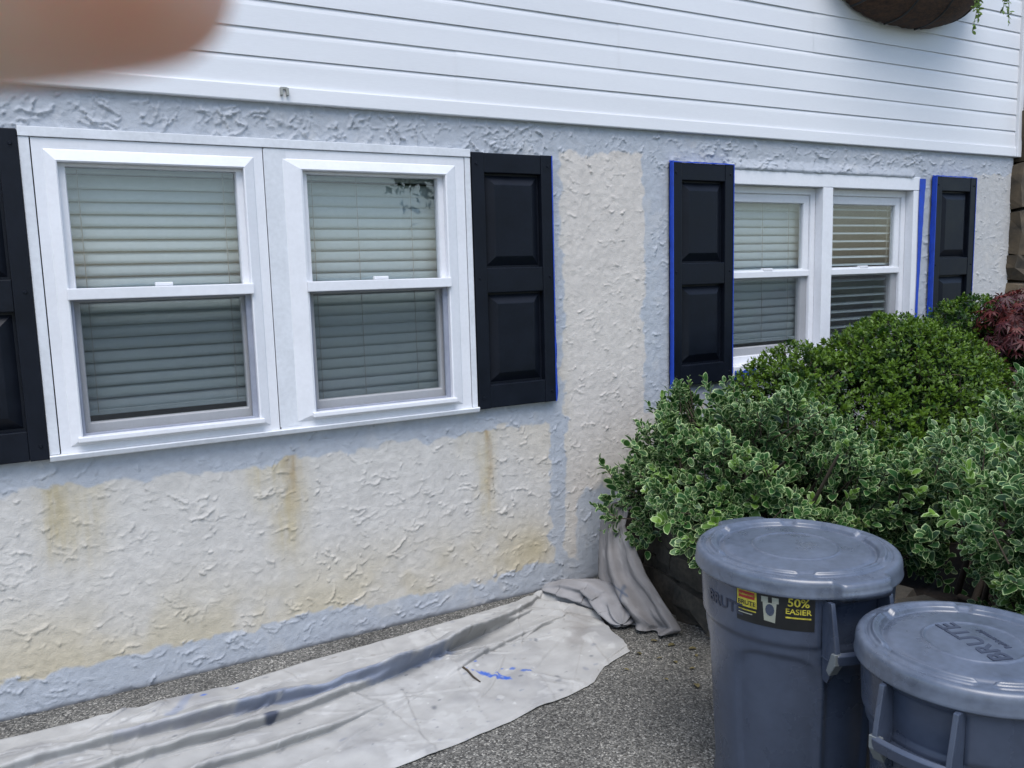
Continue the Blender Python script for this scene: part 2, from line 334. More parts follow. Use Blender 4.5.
# ---- stucco: a fine relief mesh
OPEN = [(0.02, 1.63, 0.93, 2.00), (3.14, 4.655, 0.94, 2.004)]
def stucco():
    xs = np.concatenate([np.arange(-1.7, -0.4, 0.02), np.arange(-0.4, 2.75, 0.0045), np.arange(2.75, 5.66, 0.0075)])
    zs = np.arange(-0.04, 2.195, 0.0045)
    X, Z = np.meshgrid(xs, zs, indexing='ij')
    h = 0.0030 * fbm(X, Z, 0.14, 11, 3) + 0.0030 * fbm(X, Z, 0.020, 17, 3)
    r = np.random.default_rng(5)
    n = 7800
    wx = 0.055 * (fbm(X, Z, 0.05, 31, 4) - 0.5); wz = 0.055 * (fbm(X, Z, 0.05, 37, 4) - 0.5); brk = fbm(X, Z, 0.035, 43, 3)
    for k in range(n):
        cx = r.uniform(-0.6, 5.66) if k > 500 else r.uniform(-0.3, 2.3); cz = r.uniform(0, 2.19) if k > 700 or k < 200 else r.uniform(2.03, 2.17)
        if 200 <= k <= 700: cx = r.uniform(-0.3, 5.6)
        top = cz > 2.0
        a = r.normal(0, 0.35) if not top else r.normal(0.2, 1.0)
        if r.random() < 0.18: a += r.uniform(-1.6, 1.6)
        L = 0.008 + 0.055 * r.random() ** 1.4; Wd = r.uniform(0.010, 0.034); amp = 0.0014 + 0.0075 * r.random() ** 2.0
        if top: L *= 1.3; Wd *= 1.1; amp *= 1.5
        if 2.1 < cx < 2.72 or cx > 5.2: L *= 0.7; Wd *= 0.7; amp *= 1.0
        R0 = max(L, Wd) * 1.6 + 0.03
        i0, i1 = np.searchsorted(xs, (cx - R0, cx + R0)); j0, j1 = np.searchsorted(zs, (cz - R0, cz + R0))
        if i1 - i0 < 2 or j1 - j0 < 2: continue
        dx = X[i0:i1, j0:j1] - cx + wx[i0:i1, j0:j1]; dz = Z[i0:i1, j0:j1] - cz + wz[i0:i1, j0:j1]
        u = (dx * math.cos(a) + dz * math.sin(a)) / L; v = (-dx * math.sin(a) + dz * math.cos(a)) / Wd
        lead = -1 + 0.55 * u * u                       # curved lower lip
        t = (v - lead)                                 # 0 at the lip, grows upward
        inside = (t > 0) & (np.abs(u) < 1)
        s = np.where(inside, np.exp(-t * 5.0) * np.clip((1 - np.abs(u)) * 3, 0, 1), 0) * amp * sstep(0.25, 0.5, brk[i0:i1, j0:j1])
        h[i0:i1, j0:j1] = np.maximum(h[i0:i1, j0:j1], 0.0030 * 0.5 + s + 0.35 * h[i0:i1, j0:j1]) if k % 3 else h[i0:i1, j0:j1] + s
    for _ in range(1):   # paint softens the lips a little
        h[1:-1, 1:-1] = 0.84 * h[1:-1, 1:-1] + 0.04 * (h[2:, 1:-1] + h[:-2, 1:-1] + h[1:-1, 2:] + h[1:-1, :-2])
    # paint map -------------------------------------------------------
    n1 = fbm(X, Z, 0.25, 51, 4); n2 = fbm(X, Z, 0.06, 57, 3); n3 = fbm(X, Z, 1.1, 61, 3)
    j = 0.075 * (n1 - 0.5) + 0.065 * (n2 - 0.5) + 3.0 * (h - 0.003)
    def rect(x0, x1, z0, z1, e=0.007):
        return sstep(-e, e, X - x0 + j) * sstep(-e, e, x1 - X + j) * sstep(-e, e, Z - z0 + j) * sstep(-e, e, z1 - Z + j)
    P = np.zeros_like(X)
    for q in ((-9, 9, 2.055, 3), (-9, 2.10, 0.80, 3), (-9, 2.35, -1, 0.128), (2.045, 2.125, 0.1, 2.2), (2.60, 3.2, 0.80, 3), (3.0, 4.85, -1, 3), (4.85, 5.23, 1.98, 3), (5.17, 5.245, 0.5, 3)):
        P = np.maximum(P, rect(*q))
    P = np.maximum(P, sstep(-0.02, 0.02, Z * -1 + 0.44 + 0.9 * (X - 2.25) * (X < 2.25) + j * 1.5) * sstep(2.155, 2.185, X + j))
    P = np.maximum(P, rect(2.45, 4.0, -1, 0.45))
    P = np.maximum(P, 0.55 * rect(5.2, 6, 0, 2.06, 0.05))
    P = np.clip(P, 0, 1)
    P *= 1 - 0.20 * sstep(0.52, 0.72, n2) * sstep(0.55, 0.35, n1)         # thin, missed spots
    cream = np.array([0.505, 0.468, 0.408]); white = np.array([0.505, 0.487, 0.455]); yel = np.array([0.44, 0.385, 0.265]); brn = np.array([0.33, 0.245, 0.14])
    w = sstep(0.40, 0.62, n3)[..., None]
    col = cream * (1 - w) + white * w
    pink = np.array([0.515, 0.482, 0.445]); mid = (sstep(2.1, 2.2, X) * sstep(2.7, 2.6, X))[..., None]
    col = col * (1 - mid) + pink * mid
    low = sstep(0.52, 0.12, Z) * sstep(2.05, 1.9, X) * (0.35 + 0.65 * sstep(0.35, 0.6, n1))
    col = col * (1 - 0.75 * low[..., None]) + yel * 0.75 * low[..., None]
    strk = fbm(X * 9, Z, 0.14, 97, 3)
    def run(cx, w_, ztop, zbot, a, c):
        nonlocal col
        wig = 0.03 * (fbm(X * 0 + cx * 7, Z, 0.15, 91, 2) - 0.5)
        k = np.exp(-((X - cx + wig + 0.03 * (n2 - 0.5)) / w_) ** 2) * sstep(zbot, zbot + 0.25, Z) * sstep(ztop + 0.03, ztop - 0.03, Z) * a * (0.25 + 0.7 * n2 + 0.75 * (strk - 0.35))
        k = np.clip(k * 1.4, 0, 1)[..., None]; col = col * (1 - k) + c * k
    run(0.00, 0.055, 0.84, 0.42, 0.9, yel * 0.92); run(0.10, 0.07, 0.84, 0.40, 0.55, yel)
    run(0.81, 0.07, 0.86, 0.30, 0.85, yel * 0.95); run(0.83, 0.03, 0.84, 0.52, 0.5, brn); run(0.70, 0.05, 0.84, 0.50, 0.5, yel)
    run(1.70, 0.045, 0.84, 0.28, 0.75, yel); run(1.715, 0.014, 0.84, 0.40, 0.7, brn); run(1.60, 0.05, 0.84, 0.60, 0.35, yel)
    k = (np.exp(-((X - 1.95) / 0.12) ** 2 - ((Z - 0.2) / 0.10) ** 2) * 0.8 * n1 * 1.6)[..., None]; k = np.clip(k, 0, 1); col = col * (1 - k) + yel * k
    col *= (0.93 + 0.14 * n2)[..., None]
    blue = np.array([0.350, 0.378, 0.420]); blue2 = np.array([0.385, 0.408, 0.440])
    g = n1[..., None]; pb = blue * g + blue2 * (1 - g)
    col = col * (1 - P[..., None]) + pb * P[..., None]
    # dark line along the very foot of the wall
    gr = sstep(0.022, 0.0, Z + 0.012 * (n2 - 0.5))[..., None] * 0.8
    col = col * (1 - gr) + np.array([0.05, 0.05, 0.05]) * gr
    Y = -h
    lip = np.clip((Z - 1.985) / 0.03, 0, 1) * np.clip((2.06 - Z) / 0.05, 0, 1) * sstep(3.1, 3.2, X) * sstep(4.7, 4.6, X)
    Y -= 0.016 * lip
    V = np.stack([X, Y, Z], -1).reshape(-1, 3)
    Q = grid_quads(len(xs), len(zs))
    cen = V[Q].mean(1); keep = np.ones(len(Q), bool)
    for a0, a1, b0, b1 in OPEN: keep &= ~((cen[:, 0] > a0) & (cen[:, 0] < a1) & (cen[:, 2] > b0) & (cen[:, 2] < b1))
    Q = Q[keep][:, ::1]
    used = np.unique(Q); remap = np.full(len(V), -1); remap[used] = np.arange(len(used))
    me = fast_mesh('stucco_wall', V[used], remap[Q]); vcol(me, 'Col', col.reshape(-1, 3)[used])
    o = hp(link_mesh('stucco_wall', me, M['stucco'], None, True)); o['label'] = 'rough stucco wall, cream with fresh grey blue edges'
    return o
stucco()

# ---- siding: Dutch-lap vinyl, two courses to a panel
EXP = 0.102; Z0 = 2.228
def siding_panel(x0, x1, z0, proud):
    prof = []
    for c in range(2):
        z = z0 + c * EXP
        prof += [(-0.002, z + 0.001), (-0.0124, z + 0.0005), (-0.0132, z + 0.0018), (-0.0120, z + 0.078), (-0.0108, z + 0.088), (-0.0080, z + 0.0975), (-0.0076, z + EXP - 0.0005)]
    prof.append((-0.002, z0 + 2 * EXP + 0.012))
    nx = max(2, int((x1 - x0) / 0.12)); xs = np.linspace(x0, x1, nx + 1)
    V = np.zeros((nx + 1, len(prof), 3)); pr = np.array(prof)
    V[:, :, 0] = xs[:, None]
    wob = 0.0008 * (lat_noise(xs[:, None] + z0 * 9, np.arange(len(prof))[None, :] * 0.3, 0.5, int(z0 * 100)) - 0.5) * 2
    V[:, :, 1] = pr[None, :, 0] - proud + wob; V[:, :, 2] = pr[None, :, 1]
    return fast_mesh('siding_panel', V.reshape(-1, 3), grid_quads(nx + 1, len(prof)))
r = random.Random(3)
seams = {0: [-0.9, 1.615], 1: [-1.2, 2.457], 2: [0.1, 3.75], 3: [-0.6, 3.05], 4: [1.2, 4.85]}
for row in range(11):
    s = seams.get(row, [r.uniform(-1, 1), r.uniform(2.4, 4.5)])
    ed = [-1.7] + s + [5.655]
    for k in range(len(ed) - 1):
        lap = 0.02 if k < len(ed) - 2 else 0
        hp(link_mesh('siding_panel', siding_panel(ed[k], ed[k + 1] + lap, Z0 + row * 2 * EXP, 0.0016 if k % 2 == 0 else 0.0), M['siding']))
bm = bmesh.new()
pv = [(-0.002, 2.166), (-0.024, 2.167), (-0.026, 2.171), (-0.0245, 2.222), (-0.0225, 2.2275), (-0.002, 2.2276)]
a = [bm.verts.new((-1.7, y, z)) for y, z in pv]; b = [bm.verts.new((5.66, y, z)) for y, z in pv]
for k in range(len(pv) - 1): bm.faces.new((a[k], b[k], b[k + 1], a[k + 1]))
hp(bm_obj('starter_strip', bm, M['siding']))
hp(box('corner_post', 5.648, 5.694, -0.034, 0.05, 2.165, 4.47, M['siding'], bevel=0.004))
hp(box('sheathing', -1.7, 5.70, 0.35, 0.37, 0.0, 4.47, M['room']))
# small dark clip nub on the starter strip
bm = bmesh.new()
for dx in (-0.011, 0.011): box_bm(bm, 0.883 + dx - 0.005, 0.883 + dx + 0.005, -0.040, -0.0255, 2.192, 2.220)
box_bm(bm, 0.870, 0.896, -0.031, -0.0253, 2.214, 2.224)
hp(bm_obj('wire_clip', bm, M['cord'], bevel=0.0015))

# ---- rooms behind the glass
def room(x0, x1, z0, z1):
    bm = bmesh.new(); y0, y1 = 0.20, 0.34
    v = [bm.verts.new(p) for p in ((x0, 0.1, z0), (x1, 0.1, z0), (x1, y1, z0), (x0, y1, z0), (x0, 0.1, z1), (x1, 0.1, z1), (x1, y1, z1), (x0, y1, z1))]
    for f in ((0, 1, 2, 3), (4, 5, 6, 7), (1, 2, 6, 5), (2, 3, 7, 6), (3, 0, 4, 7)): bm.faces.new([v[i] for i in f])
    hp(bm_obj('room_recess', bm, M['room']))
room(-0.1, 1.75, 0.85, 2.1); room(3.05, 4.75, 0.85, 2.1)

def sub(o, par):    # child of a part whose own frame is the world
    o.parent = par; return o
def part_empty(name, label=None):
    e = bpy.data.objects.new(name, None); C.objects.link(e); hp(e); e.empty_display_size = 0.05
    if label: e['label'] = label
    return e

# ---- left pair of windows
def left_unit(x0, x1, ox0, ox1):
    """x0..x1 casing, ox0..ox1 glazed opening"""
    w = part_empty('window')
    # flat casing with a raised, outward-rolling moulding
    fl, fr_, ft, fb = ox0 - x0, x1 - ox1, 1.996 - 1.918, 0.975 - 0.925
    ring_frame('casing', x0 + 0.0015, x1 - 0.0015, 0.925, 1.9955, [(0, 0.0), (0, -0.030), (0.002, -0.032), (0.45, -0.032), (0.50, -0.035), (0.94, -0.046), (1.0, -0.043), (1.0, 0.02)], M['white'], w, fl, fr_, ft, fb)
    zb, zt, zm0, zm1 = 0.975, 1.918, 1.455, 1.494
    ring_frame('upper_sash', ox0 + 0.001, ox1 - 0.001, zm1 - 0.01, zt - 0.001, [(0, -0.018), (0.022, -0.018), (0.025, -0.012), (0.025, 0.02)], M['white'], w, 1, 1, 0.45, 0.4)
    box('meeting_rail', ox0 - 0.006, ox1 + 0.006, -0.058, 0.018, zm0, zm1, M['white'], w, 0.003)
    box('sash_lock', (ox0 + ox1) / 2 - 0.03, (ox0 + ox1) / 2 + 0.03, -0.045, -0.02, zm1 + 0.0005, zm1 + 0.014, M['white'], w, 0.004)
    box('upper_pane', ox0 + 0.02, ox1 - 0.02, 0.004, 0.008, zm1 - 0.01, zt - 0.006, M['glass'], w, 0)
    # half screen over the lower sash
    ring_frame('screen_frame', ox0 + 0.001, ox1 - 0.001, zb + 0.001, zm0, [(0, -0.024), (0.018, -0.024), (0.021, -0.020), (0.021, -0.008)], M['screen_frame'], w, 0.55, 1.0, 0.3, 0.5)
    bm = bmesh.new(); bm.faces.new([bm.verts.new(p) for p in ((ox0 + 0.005, -0.012, zb + 0.005), (ox1 - 0.005, -0.012, zb + 0.005), (ox1 - 0.005, -0.012, zm0 + 0.002), (ox0 + 0.005, -0.012, zm0 + 0.002))])
    bm_obj('insect_screen', bm, M['screen'], w)
    ring_frame('lower_sash', ox0 + 0.001, ox1 - 0.001, zb, zm0, [(0, 0.006), (0.034, 0.006), (0.038, 0.012), (0.038, 0.04)], M['white'], w, 0.8, 0.8, 0.3, 1.15)
    box('lower_pane', ox0 + 0.02, ox1 - 0.02, 0.022, 0.026, zb + 0.02, zm0 + 0.002, M['glass'], w, 0)
    box('sill_ledge', ox0 - 0.014, ox1 + 0.014, -0.060, -0.02, zb - 0.014, zb + 0.004, M['white'], w, 0.003)
    return w
left_unit(0.028, 0.787, 0.100, 0.712)
left_unit(0.791, 1.627, 0.929, 1.533)
wtrim = part_empty('window_trim')
box('head_board', -0.006, 1.655, -0.038, -0.001, 1.9975, 2.030, M['white_old'], wtrim)
box('side_board', -0.006, 0.026, -0.034, -0.001, 0.9255, 1.9965, M['white_old'], wtrim)
box('side_board', 1.629, 1.655, -0.034, -0.001, 0.9255, 1.9965, M['white_old'], wtrim)
bm = bmesh.new()
pv = [(0.0, 0.9245), (-0.046, 0.9245), (-0.048, 0.921), (-0.043, 0.906), (-0.036, 0.902), (0.0, 0.902)]
a = [bm.verts.new((-0.006, y, z)) for y, z in pv]; b = [bm.verts.new((1.658, y, z)) for y, z in pv]
for k in range(len(pv) - 1): bm.faces.new((a[k], b[k], b[k + 1], a[k + 1]))
bm.faces.new(a); bm.faces.new(b[::-1]); sub(bm_obj('sill', bm, M['white_old']), wtrim)
bm = bmesh.new(); box_bm(bm, 0.788, 0.872, -0.0335, -0.0325, 0.933, 1.993)
sub(bm_obj('mullion_cover', bm, M['white_old']), wtrim)

# ---- right pair of windows, set back in the wall
def right_unit(x0, x1):
    w = part_empty('window'); yb = 0.05; zb, zt, zm0, zm1 = 0.985, 1.93, 1.443, 1.476
    ring_frame('frame', x0 + 0.001, x1 - 0.001, zb, zt - 0.001, [(0, yb - 0.006), (0.036, yb - 0.006), (0.038, yb), (0.038, yb + 0.06)], M['white'], w)
    a, b = x0 + 0.038, x1 - 0.038
    ring_frame('upper_sash', a, b, zm1 - 0.01, zt - 0.038, [(0, yb + 0.006), (0.006, yb + 0.006), (0.006, yb + 0.002), (0.044, yb + 0.004), (0.048, yb + 0.010), (0.048, yb + 0.035)], M['white'], w, 0.9, 0.9, 1, 0.4)
    box('meeting_rail', a - 0.002, b + 0.002, yb - 0.002, yb + 0.04, zm0, zm1, M['white'], w, 0.003)
    box('sash_lock', (a + b) / 2 - 0.035, (a + b) / 2 + 0.035, yb + 0.0, yb + 0.025, zm1 + 0.0005, zm1 + 0.016, M['white'], w, 0.004)
    box('upper_pane', a + 0.03, b - 0.03, yb + 0.018, yb + 0.022, zm1 - 0.01, zt - 0.07, M['glass'], w, 0)
    ring_frame('lower_sash', a, b, zb + 0.038, zm0, [(0, yb + 0.016), (0.040, yb + 0.018), (0.044, yb + 0.024), (0.044, yb + 0.05)], M['white'], w, 0.8, 1.0, 0.2, 1)
    bm = bmesh.new(); y = yb + 0.012
    bm.faces.new([bm.verts.new(p) for p in ((a, y, zb + 0.03), (b, y, zb + 0.03), (b, y, zm0 + 0.002), (a, y, zm0 + 0.002))]); bm_obj('insect_screen', bm, M['screen'], w)
    box('lower_pane', a + 0.02, b - 0.02, yb + 0.034, yb + 0.038, zb + 0.05, zm0 + 0.002, M['glass'], w, 0)
right_unit(3.150, 3.856); right_unit(3.937, 4.643)
rt = part_empty('window_trim')
box('head_board', 3.10, 4.700, -0.010, 0.09, 1.9305, 2.010, M['white'], rt, 0.003)
box('mullion_post', 3.8565, 3.9365, -0.010, 0.09, 0.9855, 1.930, M['white'], rt, 0.004)
box('side_board', 4.6435, 4.700, -0.008, 0.09, 0.9855, 1.930, M['white'], rt, 0.003)
box('side_board', 3.10, 3.1495, -0.008, 0.09, 0.9855, 1.930, M['white'], rt, 0.003)
box('sill', 3.163, 4.71, -0.045, 0.10, 0.93, 0.985, M['white'], rt, 0.006)

# ---- shutters
def shutter_meshes():
    W, H, T = 0.401, 1.108, 0.034
    bm = bmesh.new()
    sw = 0.058
    rails = [(0.0, 0.105), (0.510, 0.618), (1.024, H)]
    box_bm(bm, 0, sw, -T, 0, 0, H); box_bm(bm, W - sw, W, -T, 0, 0, H)
    for z0, z1 in rails: box_bm(bm, sw + 0.0005, W - sw - 0.0005, -T + 0.002, 0, z0 + (0.001 if z0 == 0 else 0), z1 - (0.001 if z1 == H else 0))
    bmesh.ops.bevel(bm, geom=list(bm.edges), offset=0.0035, segments=2, affect='EDGES', profile=0.6)
    bmesh.ops.recalc_face_normals(bm, faces=bm.faces)
    fm = bpy.data.meshes.new('stile_frame'); bm.to_mesh(fm); bm.free(); fm.materials.append(M['shutter'])
    ps = []
    for z0, z1 in ((0.1055, 0.5095), (0.6185, 1.0235)):
        x0, x1 = sw + 0.001, W - sw - 0.001
        bm = bmesh.new(); rows = []
        for d, y in ((0, -0.006), (0.009, -0.006), (0.012, -0.008), (0.046, -0.027), (0.050, -0.0285), (0.054, -0.0285)):
            rows.append([bm.verts.new(p) for p in ((x0 + d, y, z0 + d), (x1 - d, y, z0 + d), (x1 - d, y, z1 - d), (x0 + d, y, z1 - d))])
        for a, b in zip(rows[:-1], rows[1:]):
            for k in range(4): bm.faces.new((a[k], a[(k + 1) % 4], b[(k + 1) % 4], b[k]))
        bm.faces.new(rows[-1]); bmesh.ops.recalc_face_normals(bm, faces=bm.faces)
        pm_ = bpy.data.meshes.new('raised_panel'); bm.to_mesh(pm_); bm.free(); pm_.materials.append(M['shutter']); ps.append(pm_)
    bm = bmesh.new(); bmesh.ops.create_cone(bm, cap_ends=True, segments=10, radius1=0.007, radius2=0.005, depth=0.005, matrix=Matrix.Rotation(R(90), 4, 'X'))
    sm = bpy.data.meshes.new('screw_cap'); bm.to_mesh(sm); bm.free(); sm.materials.append(M['shutter'])
    return fm, ps, sm
SF, SP, SS = shutter_meshes()
def shutter(x, z, lab):
    e = part_empty('shutter', lab); e.location = (x, -0.006, z)
    link_mesh('stile_frame', SF, None, e)
    for p in SP: link_mesh('raised_panel', p, None, e)
    for sx in (0.022, 0.379):
        for sz in (0.05, 0.575, 1.06):
            o = link_mesh('screw_cap', SS, None, e); o.location = (sx, -0.036, sz)
shutter(-0.4085, 0.912, 'navy black panelled shutter cut off by the left edge')
shutter(1.660, 0.912, 'navy black panelled shutter right of the large window pair')
shutter(2.757, 0.912, 'navy black panelled shutter edged in blue tape behind the shrub')
shutter(4.812, 0.907, 'navy black panelled shutter furthest right near the stone wall')

# ------------------------------------------------------------------ stone wall beyond the right corner
def stone_mesh(name, w, h, d, seed, rough=0.012, rnd=0.10):
    r = np.random.default_rng(seed); bm = bmesh.new()
    bmesh.ops.create_cube(bm, size=1.0); bmesh.ops.subdivide_edges(bm, edges=list(bm.edges), cuts=1, use_grid_fill=True)
    for v in bm.verts:
        c = v.co.copy(); n = c.length
        k = 1 - rnd * max(0, (n - 0.5) / 0.37)
        v.co = Vector((c.x * w * k, c.y * d * k, c.z * h * k)) + Vector(r.normal(0, rough, 3))
    me = bpy.data.meshes.new(name); bm.to_mesh(me); bm.free(); return me
sw = empty('stone_wall', (6.3, 0.1, 0)); tag(sw, 'brown field stone wall just past the right end of the siding', 'stone wall')
o = box('mortar_core', 5.735 - 6.3, 7.2 - 6.3, -0.03, 0.2, 0.0, 4.4, plain('old_mortar', (0.09, 0.08, 0.065), 0.95, 0.4, 20, 0.8, 80), sw, 0)
rr = random.Random(9); z = 0.30; row = 0
while z < 4.3:
    h = rr.uniform(0.16, 0.32); x = 5.66 - rr.uniform(0, 0.03) if z < 1.9 else 5.70
    while x < 7.1:
        w = rr.uniform(0.22, 0.48)
        o = link_mesh('stone', stone_mesh('stone', w * 1.06, h * 1.04, 0.22, rr.randint(0, 9999), 0.014, 0.06), M['stone'], sw, False)
        o.location = (x + w / 2 - 6.3, -0.06 + rr.uniform(-0.02, 0.02), z + h / 2); x += w + 0.012
    z += h + 0.012

# ------------------------------------------------------------------ raised bed: soil and its low stone edging
bm = bmesh.new(); nx, ny = 40, 36
def bedz(x, y): return 0.30 + 0.05 * math.sin(x * 3.1 + y * 2.3) + 0.02 * math.sin(x * 13 + y * 9)
def edge_x(y): return 2.33 + 0.07 * y
vs = [[bm.verts.new((edge_x(-0.02 - 3.2 * j / ny) + 0.06 + (5.8 - 2.2) * i / nx, -0.02 - 3.2 * j / ny, bedz(i * 0.1, j * 0.09))) for j in range(ny + 1)] for i in range(nx + 1)]
for i in range(nx):
    for j in range(ny): bm.faces.new((vs[i][j], vs[i][j + 1], vs[i + 1][j + 1], vs[i + 1][j]))
tag(bm_obj('garden_bed_soil', bm, M['soil'], smooth=True), kind='structure')
ew = empty('bed_edging_wall', (2.25, -1.4, 0)); tag(ew, 'low dark stone edging wall holding the shrub bed', 'edging wall')
z = 0.0
for rw in range(3):
    h = (0.15, 0.13, 0.12)[rw]; y = -0.03 - 0.06 * rw
    while y > -3.1:
        w = rr.uniform(0.13, 0.30)
        o = link_mesh('stone', stone_mesh('stone', 0.24, h * rr.uniform(0.95, 1.08), w * 1.03, rr.randint(0, 9999), 0.013, 0.05), M['stone_dark'], ew, False)
        o.location = (edge_x(y) + 0.12 + rr.uniform(-0.015, 0.015) + 0.02 * rw - 2.25, y - w / 2 + 1.4, z + h / 2); y -= w + 0.008
    z += h

# ------------------------------------------------------------------ window blinds
def blind(x0, x1, ztop, zbot, y, tilt, label, pitch=0.044, cords=(0.12, 0.88), seed=0, sag=0.0):
    r = random.Random(seed); w = x1 - x0
    e = empty('window_blind', (x0 + w / 2, y, zbot)); tag(e, label, 'blind', 'blinds inside the windows')
    box('head_rail', -w / 2, w / 2, -0.02, 0.025, ztop - zbot - 0.04, ztop - zbot, M['slat'], e)
    n = 5; half = 0.025; V = []
    for s in (-w / 2 + 0.002, w / 2 - 0.002):
        for t in np.linspace(-1, 1, n):
            V.append((s, t * half, 0.004 * (1 - t * t)))
        for t in np.linspace(1, -1, n):
            V.append((s, t * half, 0.004 * (1 - t * t) - 0.0025))
    k = 2 * n; q = [(i, (i + 1) % k, k + (i + 1) % k, k + i) for i in range(k)]
    me = fast_mesh('slat', np.array(V), q); me.materials.append(M['slat'])
    z = pitch * 0.9
    while z < ztop - zbot - 0.055:
        o = link_mesh('slat', me, None, e, True); o.location = (0, 0, z)
        o.rotation_euler = (tilt + r.uniform(-0.05, 0.05), r.uniform(-0.002, 0.002), 0); z += pitch
    box('bottom_rail', -w / 2, w / 2, -0.022, 0.022, 0.0, 0.018, M['slat'], e)
    for c in cords:
        tubes('cord', [([(-w / 2 + w * c, -0.027, 0.01), (-w / 2 + w * c, -0.027, (ztop - zbot) / 2), (-w / 2 + w * c, -0.027, ztop - zbot - 0.03)], 0.0016)], M['cord'], e, 5)
blind(0.085, 0.730, 1.935, 1.035, 0.085, R(72), 'white slatted blind behind the far left window panes', seed=1)
blind(0.900, 1.560, 1.935, 0.985, 0.085, R(82), 'closed pale blind behind the window next to the first full shutter', seed=2, cords=(0.14, 0.42, 0.78))
blind(3.170, 3.840, 1.94, 1.085, 0.125, R(82), 'closed pale blind behind the window beside the taped shutter', seed=3, cords=(0.5, 0.8))
blind(3.955, 4.630, 1.94, 1.00, 0.125, R(14), 'half open slatted blind in the furthest right window', seed=4, pitch=0.046)

# ------------------------------------------------------------------ blue painter's tape
def ribbon(name, rows, label):
    """rows: list of point rows across the strip, each row from one edge to the other"""
    a = np.array(rows, float); n, k, _ = a.shape
    me = fast_mesh(name, a.reshape(-1, 3), grid_quads(n, k)); o = link_mesh(name, me, M['tape'])
    s = o.modifiers.new('thick', 'SOLIDIFY'); s.thickness = 0.0008
    return tag(o, label, 'tape', 'strips of blue masking tape')
def side_strip(x, z0, z1, side, w0, w1, y0, y1, label, seed):
    r = random.Random(seed); rows = []; n = 26
    for i in range(n + 1):
        t = i / n; z = z0 + (z1 - z0) * t; w = w0 + (w1 - w0) * t + r.uniform(-0.0035, 0.0035)
        rows.append([(x - side * 0.004, y0 - 0.0016, z), (x + side * 0.0016, y0 - 0.0012, z), (x + side * 0.002, (y0 + y1) / 2, z), (x + side * 0.003, y1, z), (x + side * (0.003 + w), y1 - 0.003 + r.uniform(-0.003, 0.001), z)])
    ribbon('masking_tape', rows, label)
YF = -0.040
side_strip(2.061, 0.912, 2.02, 1, 0.020, 0.004, YF, -0.012, 'blue tape down the right edge of the shutter beside the big windows', 1)
side_strip(2.757, 0.905, 2.022, -1, 0.003, 0.002, YF, -0.020, 'blue tape down the left edge of the shutter behind the shrub', 2)
side_strip(3.158, 0.95, 2.02, 1, 0.003, 0.002, YF, -0.012, 'thin blue tape on the window side of the shutter behind the shrub', 3)
side_strip(4.812, 0.905, 2.017, -1, 0.012, 0.008, YF, -0.014, 'wide blue tape down the left edge of the furthest right shutter', 4)
side_strip(5.213, 0.905, 2.017, 1, 0.006, 0.003, YF, -0.012, 'blue tape down the right edge of the furthest right shutter', 5)
def top_strip(x0, x1, z, w, label, seed):
    r = random.Random(seed); rows = []; n = 16
    for i in range(n + 1):
        x = x0 + (x1 - x0) * i / n; ww = w * r.uniform(0.5, 1.2)
        rows.append([(x, YF - 0.0016, z - 0.002), (x, YF - 0.0012, z + 0.0022), (x, -0.012, z + 0.003), (x, -0.012, z + 0.003 + ww)])
    ribbon('masking_tape', rows, label)
top_strip(2.757, 3.158, 2.0215, 0.006, 'thin blue tape along the top of the shutter behind the shrub', 6)
top_strip(4.812, 5.213, 2.0165, 0.008, 'thin blue tape along the top of the furthest right shutter', 7)
rows = []; r = random.Random(8)
for i in range(25):
    t = i / 24; z = 2.0 - t * 1.02; w = 0.040 * (1 - t) ** 1.3 + 0.010
    rows.append([(4.690 - 0.002 * math.sin(t * 9), -0.0135, z), (4.690 + w * 0.5, -0.016 - 0.004 * math.sin(t * 5) ** 2, z), (4.690 + w + r.uniform(-0.002, 0.002), -0.018, z)])
ribbon('masking_tape', rows, 'tapering blue tape down the right jamb of the far window')
rows = [[(3.165 + 0.012 * i, -0.049, 0.965 - 0.004 * (i % 3)), (3.165 + 0.012 * i, -0.051, 0.945), (3.165 + 0.012 * i, -0.046, 0.915 + 0.005 * (i % 2))] for i in range(14)]
ribbon('masking_tape', rows, 'short blue tape on the window sill above the shrub')

# ------------------------------------------------------------------ rubbish bins
def text_mesh(s, size, extrude=0.0):
    cu = bpy.data.curves.new('txt', 'FONT'); cu.body = s; cu.size = size; cu.align_x = 'CENTER'; cu.align_y = 'CENTER'; cu.extrude = extrude; cu.offset = size * 0.018
    cu.resolution_u = 3
    o = bpy.data.objects.new('txt', cu); C.objects.link(o)
    dg = bpy.context.evaluated_depsgraph_get(); dg.update()
    me = bpy.data.meshes.new_from_object(o.evaluated_get(dg)); bpy.data.objects.remove(o); bpy.data.curves.remove(cu)
    return me

